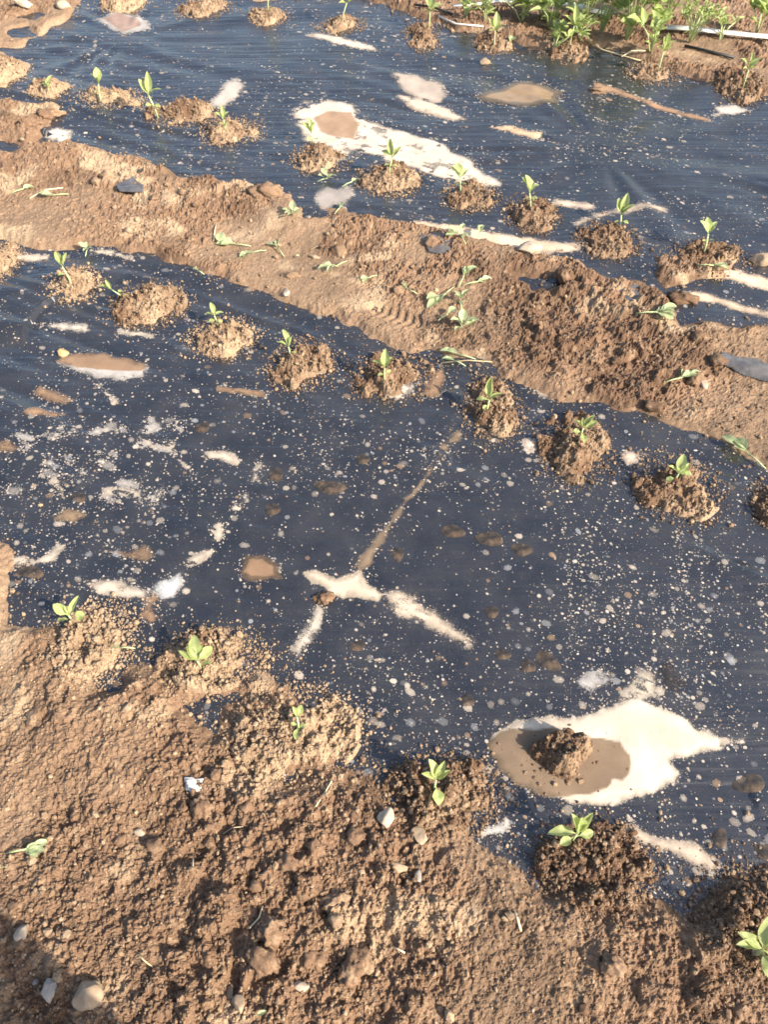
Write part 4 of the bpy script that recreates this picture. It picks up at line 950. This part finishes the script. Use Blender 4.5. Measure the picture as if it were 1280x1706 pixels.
def straw(pts, label, r=.0014, material=None, name='straw', cat='straw', lift=.004):
    q = []
    for (u, v) in pts: x, y, z = at(u, v); q.append((x, y, z + lift))
    q = np.array(q); c = q[0].copy(); q = q - c
    if len(q) == 2: q = np.stack([q[0], (q[0] + q[1]) / 2 + [0, 0, .003], q[1]])
    o = link(name, tube(name, q, [r] * len(q), material or M_STRAW, 6)); o.location = c
    return tag(o, label, cat)
straw([(553, 1302), (540, 1324), (526, 1345)], 'straight straw below the broad dry mound')
straw([(438, 1510), (432, 1530), (416, 1547)], 'curved pale straw above the angular clod')
straw([(323, 1425), (322, 1450)], 'short upright straw piece amid crumbs', .0012)
straw([(372, 1390), (388, 1380), (405, 1378)], 'thin curved root fibre right of the short straw', .0008)
straw([(858, 1520), (868, 1552)], 'broad straw piece on the soil below the near film', .0022)
straw([(655, 1578), (675, 1588)], 'small straw bit on the foreground soil beneath the flat tan stone', .0014)
straw([(360, 376), (356, 403)], 'pale upright straw in the furrow next to the stretched-out seedling', .0022)
straw([(517, 418), (528, 412), (538, 414)], 'small curved root above the flat reddish pebble', .0012, M_DRYSTEM)
straw([(820, 605), (780, 602), (735, 606)][::-1], 'dry stem trailing from the film rim into the furrow', .0014, M_DRYSTEM)
straw([(230, 1590), (240, 1600), (255, 1612)], 'dry twig near the round tan stone', .0012, M_DRYSTEM)
straw([(50, 332), (75, 318), (105, 314)], 'pale root arching over the dry furrow soil', .0022)
straw([(975, 70), (1005, 85), (1050, 98), (1068, 103)], 'dry twig running down to the ring-shaped mound', .0032, M_DRYSTEM, 'twig', 'twig')
straw([(1036, 96), (1052, 90), (1076, 86)], 'short pale twig forking off the dry twig', .0030, M_STRAW, 'twig', 'twig')
straw([(730, 34), (760, 42), (805, 52)], 'thin white string lying along the far film edge', .0035, M_STRAP, 'string', 'string')
M_HOSE = plain('black_hose', (.012, .012, .013), (.03, .03, .03), 40, .4)
straw([(1140, 80), (1175, 88), (1222, 100)], 'thin black hose along the far soil', .006, M_HOSE, 'hose', 'hose', .01)
straw([(690, 12), (720, 18), (755, 26)], 'thin black hose end beside the reddish mound', .005, M_HOSE, 'hose', 'hose', .01)
def strap(pts, wpx, label):
    q = []
    for (u, v) in pts: x, y, z = at(u, v); q.append((x, y, z + .022))
    q = np.array(q); c = q[0].copy(); q -= c; V = []
    for i, p in enumerate(q):
        d = q[min(i + 1, len(q) - 1)] - q[max(i - 1, 0)]; d[2] = 0; d /= np.linalg.norm(d); nn = np.array([-d[1], d[0], .25]); hw = wpx / pxm(pts[i][1]) / 2
        V += [p - nn * hw, p + nn * hw]
    F = [(2 * i, 2 * i + 2, 2 * i + 3, 2 * i + 1) for i in range(len(q) - 1)]
    o = link('drip_tape', mesh_np('drip_tape', V, F, M_STRAP)); o.location = c; m = o.modifiers.new('thickness', 'SOLIDIFY'); m.thickness = .003
    return tag(o, label, 'tape')
strap([(1110, 51), (1150, 56), (1200, 62), (1250, 67), (1330, 74)], 10, 'flat white drip tape lying past the weeds')
strap([(930, 14), (955, 18), (985, 26), (1010, 30)], 9, 'flat white tape piece showing among the weeds')
strap([(755, 18), (790, 16), (830, 14), (880, 12)], 5, 'thin pale tape along soil before the weeds')

def weed(u, v, label, n, L, H, mi, spread=.08, el=(25, 70), seed=0):
    random.seed(seed + 100); x, y, z = at(u, v); o = empty('weed', (x, y, z)); tag(o, label, 'weed', 'weeds growing behind the far bed')
    for k in range(max(2, n // 7)):
        a = random.uniform(0, 6.28); r = random.uniform(0, spread)
        pts = [(0, 0, -.01), (math.cos(a) * r * .4, math.sin(a) * r * .4, H * .5), (math.cos(a) * r, math.sin(a) * r, H * random.uniform(.7, 1))]
        link('stem', tube('stem', pts, [.003, .0024, .0015], M_STEM), o)
        for j in range(7):
            t = random.uniform(.2, 1); p = np.array(pts[1]) * (1 - t) + np.array(pts[2]) * t if t > .3 else np.array(pts[1]) * t * 2
            put_leaf(o, WEED[mi], tuple(p), random.uniform(0, 6.28), D(random.uniform(*el)), L * random.uniform(.6, 1.15), random.uniform(-.5, .5))
    return o
for k, (u, v, l, n, L, H, mi, spd) in enumerate([
    (1045, 40, 'broad-leaved bright weed, tallest of the patch', 35, .095, .20, 2, .13), (1000, 30, 'broad-leaved weed leaning over the white tape piece', 28, .085, .17, 0, .12), (1085, 62, 'drooping weed beside the drip tape', 21, .08, .13, 0, .12),
    (1150, 45, 'feathery fine-leaved weed behind the drip tape', 42, .055, .15, 1, .10), (915, 22, 'narrow-leaved weed clump by the tape piece', 35, .085, .12, 1, .12), (870, 12, 'low narrow-leaved weed at the edge of the patch', 21, .075, .09, 1, .10),
    (965, 48, 'grassy weed tuft right behind the row of seedlings', 28, .07, .08, 1, .10), (922, 60, 'small leafy weed touching the far mound', 14, .06, .07, 0, .06), (1060, 5, 'tall leafy weed furthest back', 28, .09, .2, 0, .14), (980, 2, 'bushy weed furthest back beside the tall one', 28, .08, .16, 1, .14),
    (775, 4, 'small weed sprig behind the thin pale tape', 14, .06, .07, 0, .06), (810, 8, 'fine weed sprig behind the string', 14, .06, .08, 1, .06), (1262, 30, 'single broad weed past the drip tape', 14, .09, .12, 0, .08), (1200, 40, 'sparse thin weed near the drip tape', 14, .05, .08, 1, .06),
    (1110, 8, 'weed with pointed leaves behind the feathery one', 28, .08, .18, 0, .12), (905, 2, 'weed clump at the back over dark soil', 21, .08, .1, 0, .10)]):
    weed(u, v + 26, l, int(n * 2.4), L * .85, H * 1.15, mi, spd * 1.25, seed=k)

# ------------------------------------------------------------------ the photographer, whose shadow falls across the corner
def photographer():
    o = empty('person', (-.02, -.37, -.03)); tag(o, 'person in dark clothes standing at the bed edge, holding up a phone', 'person')
    J = {'pel': (0, 0, .93), 'wst': (0, .01, 1.08), 'che': (0, .0, 1.30), 'nk': (0, .02, 1.47), 'hd': (0, .06, 1.58), 'top': (0, .05, 1.68),
         'lh': (-.10, 0, .88), 'lk': (-.11, .02, .48), 'la': (-.12, -.02, .08), 'lt': (-.13, .15, .04), 'rh': (.10, 0, .88), 'rk': (.11, .02, .48), 'ra': (.12, -.02, .08), 'rt': (.13, .15, .04),
         'ls': (-.18, 0, 1.39), 'le': (-.25, .10, 1.20), 'lw': (-.09, .18, 1.45), 'rs': (.18, 0, 1.39), 're': (.25, .10, 1.20), 'rw': (.09, .18, 1.45)}
    R = {'pel': .16, 'wst': .15, 'che': .17, 'nk': .06, 'hd': .095, 'top': .07, 'lh': .10, 'rh': .10, 'lk': .085, 'rk': .085, 'la': .07, 'ra': .07, 'lt': .035, 'rt': .035, 'ls': .07, 'rs': .07, 'le': .045, 're': .045, 'lw': .032, 'rw': .032}
    E = [('pel', 'wst'), ('wst', 'che'), ('che', 'nk'), ('nk', 'hd'), ('hd', 'top'), ('pel', 'lh'), ('lh', 'lk'), ('lk', 'la'), ('la', 'lt'), ('pel', 'rh'), ('rh', 'rk'), ('rk', 'ra'), ('ra', 'rt'),
         ('che', 'ls'), ('ls', 'le'), ('le', 'lw'), ('che', 'rs'), ('rs', 're'), ('re', 'rw')]
    for s, wname in ((-1, 'lw'), (1, 'rw')):
        for k in range(4):
            a, b = '%sf%d' % (wname, k), '%sg%d' % (wname, k)
            J[a] = (s * (.085 - .004 * k), .235 - .010 * k, 1.47 + .018 * k); J[b] = (s * .062, .255 - .012 * k, 1.49 + .018 * k); R[a] = .010; R[b] = .008; E += [(wname, a), (a, b)]
        J[wname + 't'] = (s * .07, .20, 1.52); R[wname + 't'] = .011; E.append((wname, wname + 't'))
    ks = list(J); me = bpy.data.meshes.new('body'); me.from_pydata([J[k] for k in ks], [(ks.index(a), ks.index(b)) for a, b in E], []); me.materials.append(plain('dark_clothes', (.03, .03, .04), (.06, .06, .07), 40))
    b = link('body', me, o)
    b.modifiers.new('skin', 'SKIN'); sv = me.skin_vertices[0].data
    for i, k in enumerate(ks): sv[i].radius = (R[k], R[k]); sv[i].use_root = (k == 'pel')
    sb = b.modifiers.new('smooth', 'SUBSURF'); sb.levels = sb.render_levels = 2
photographer()
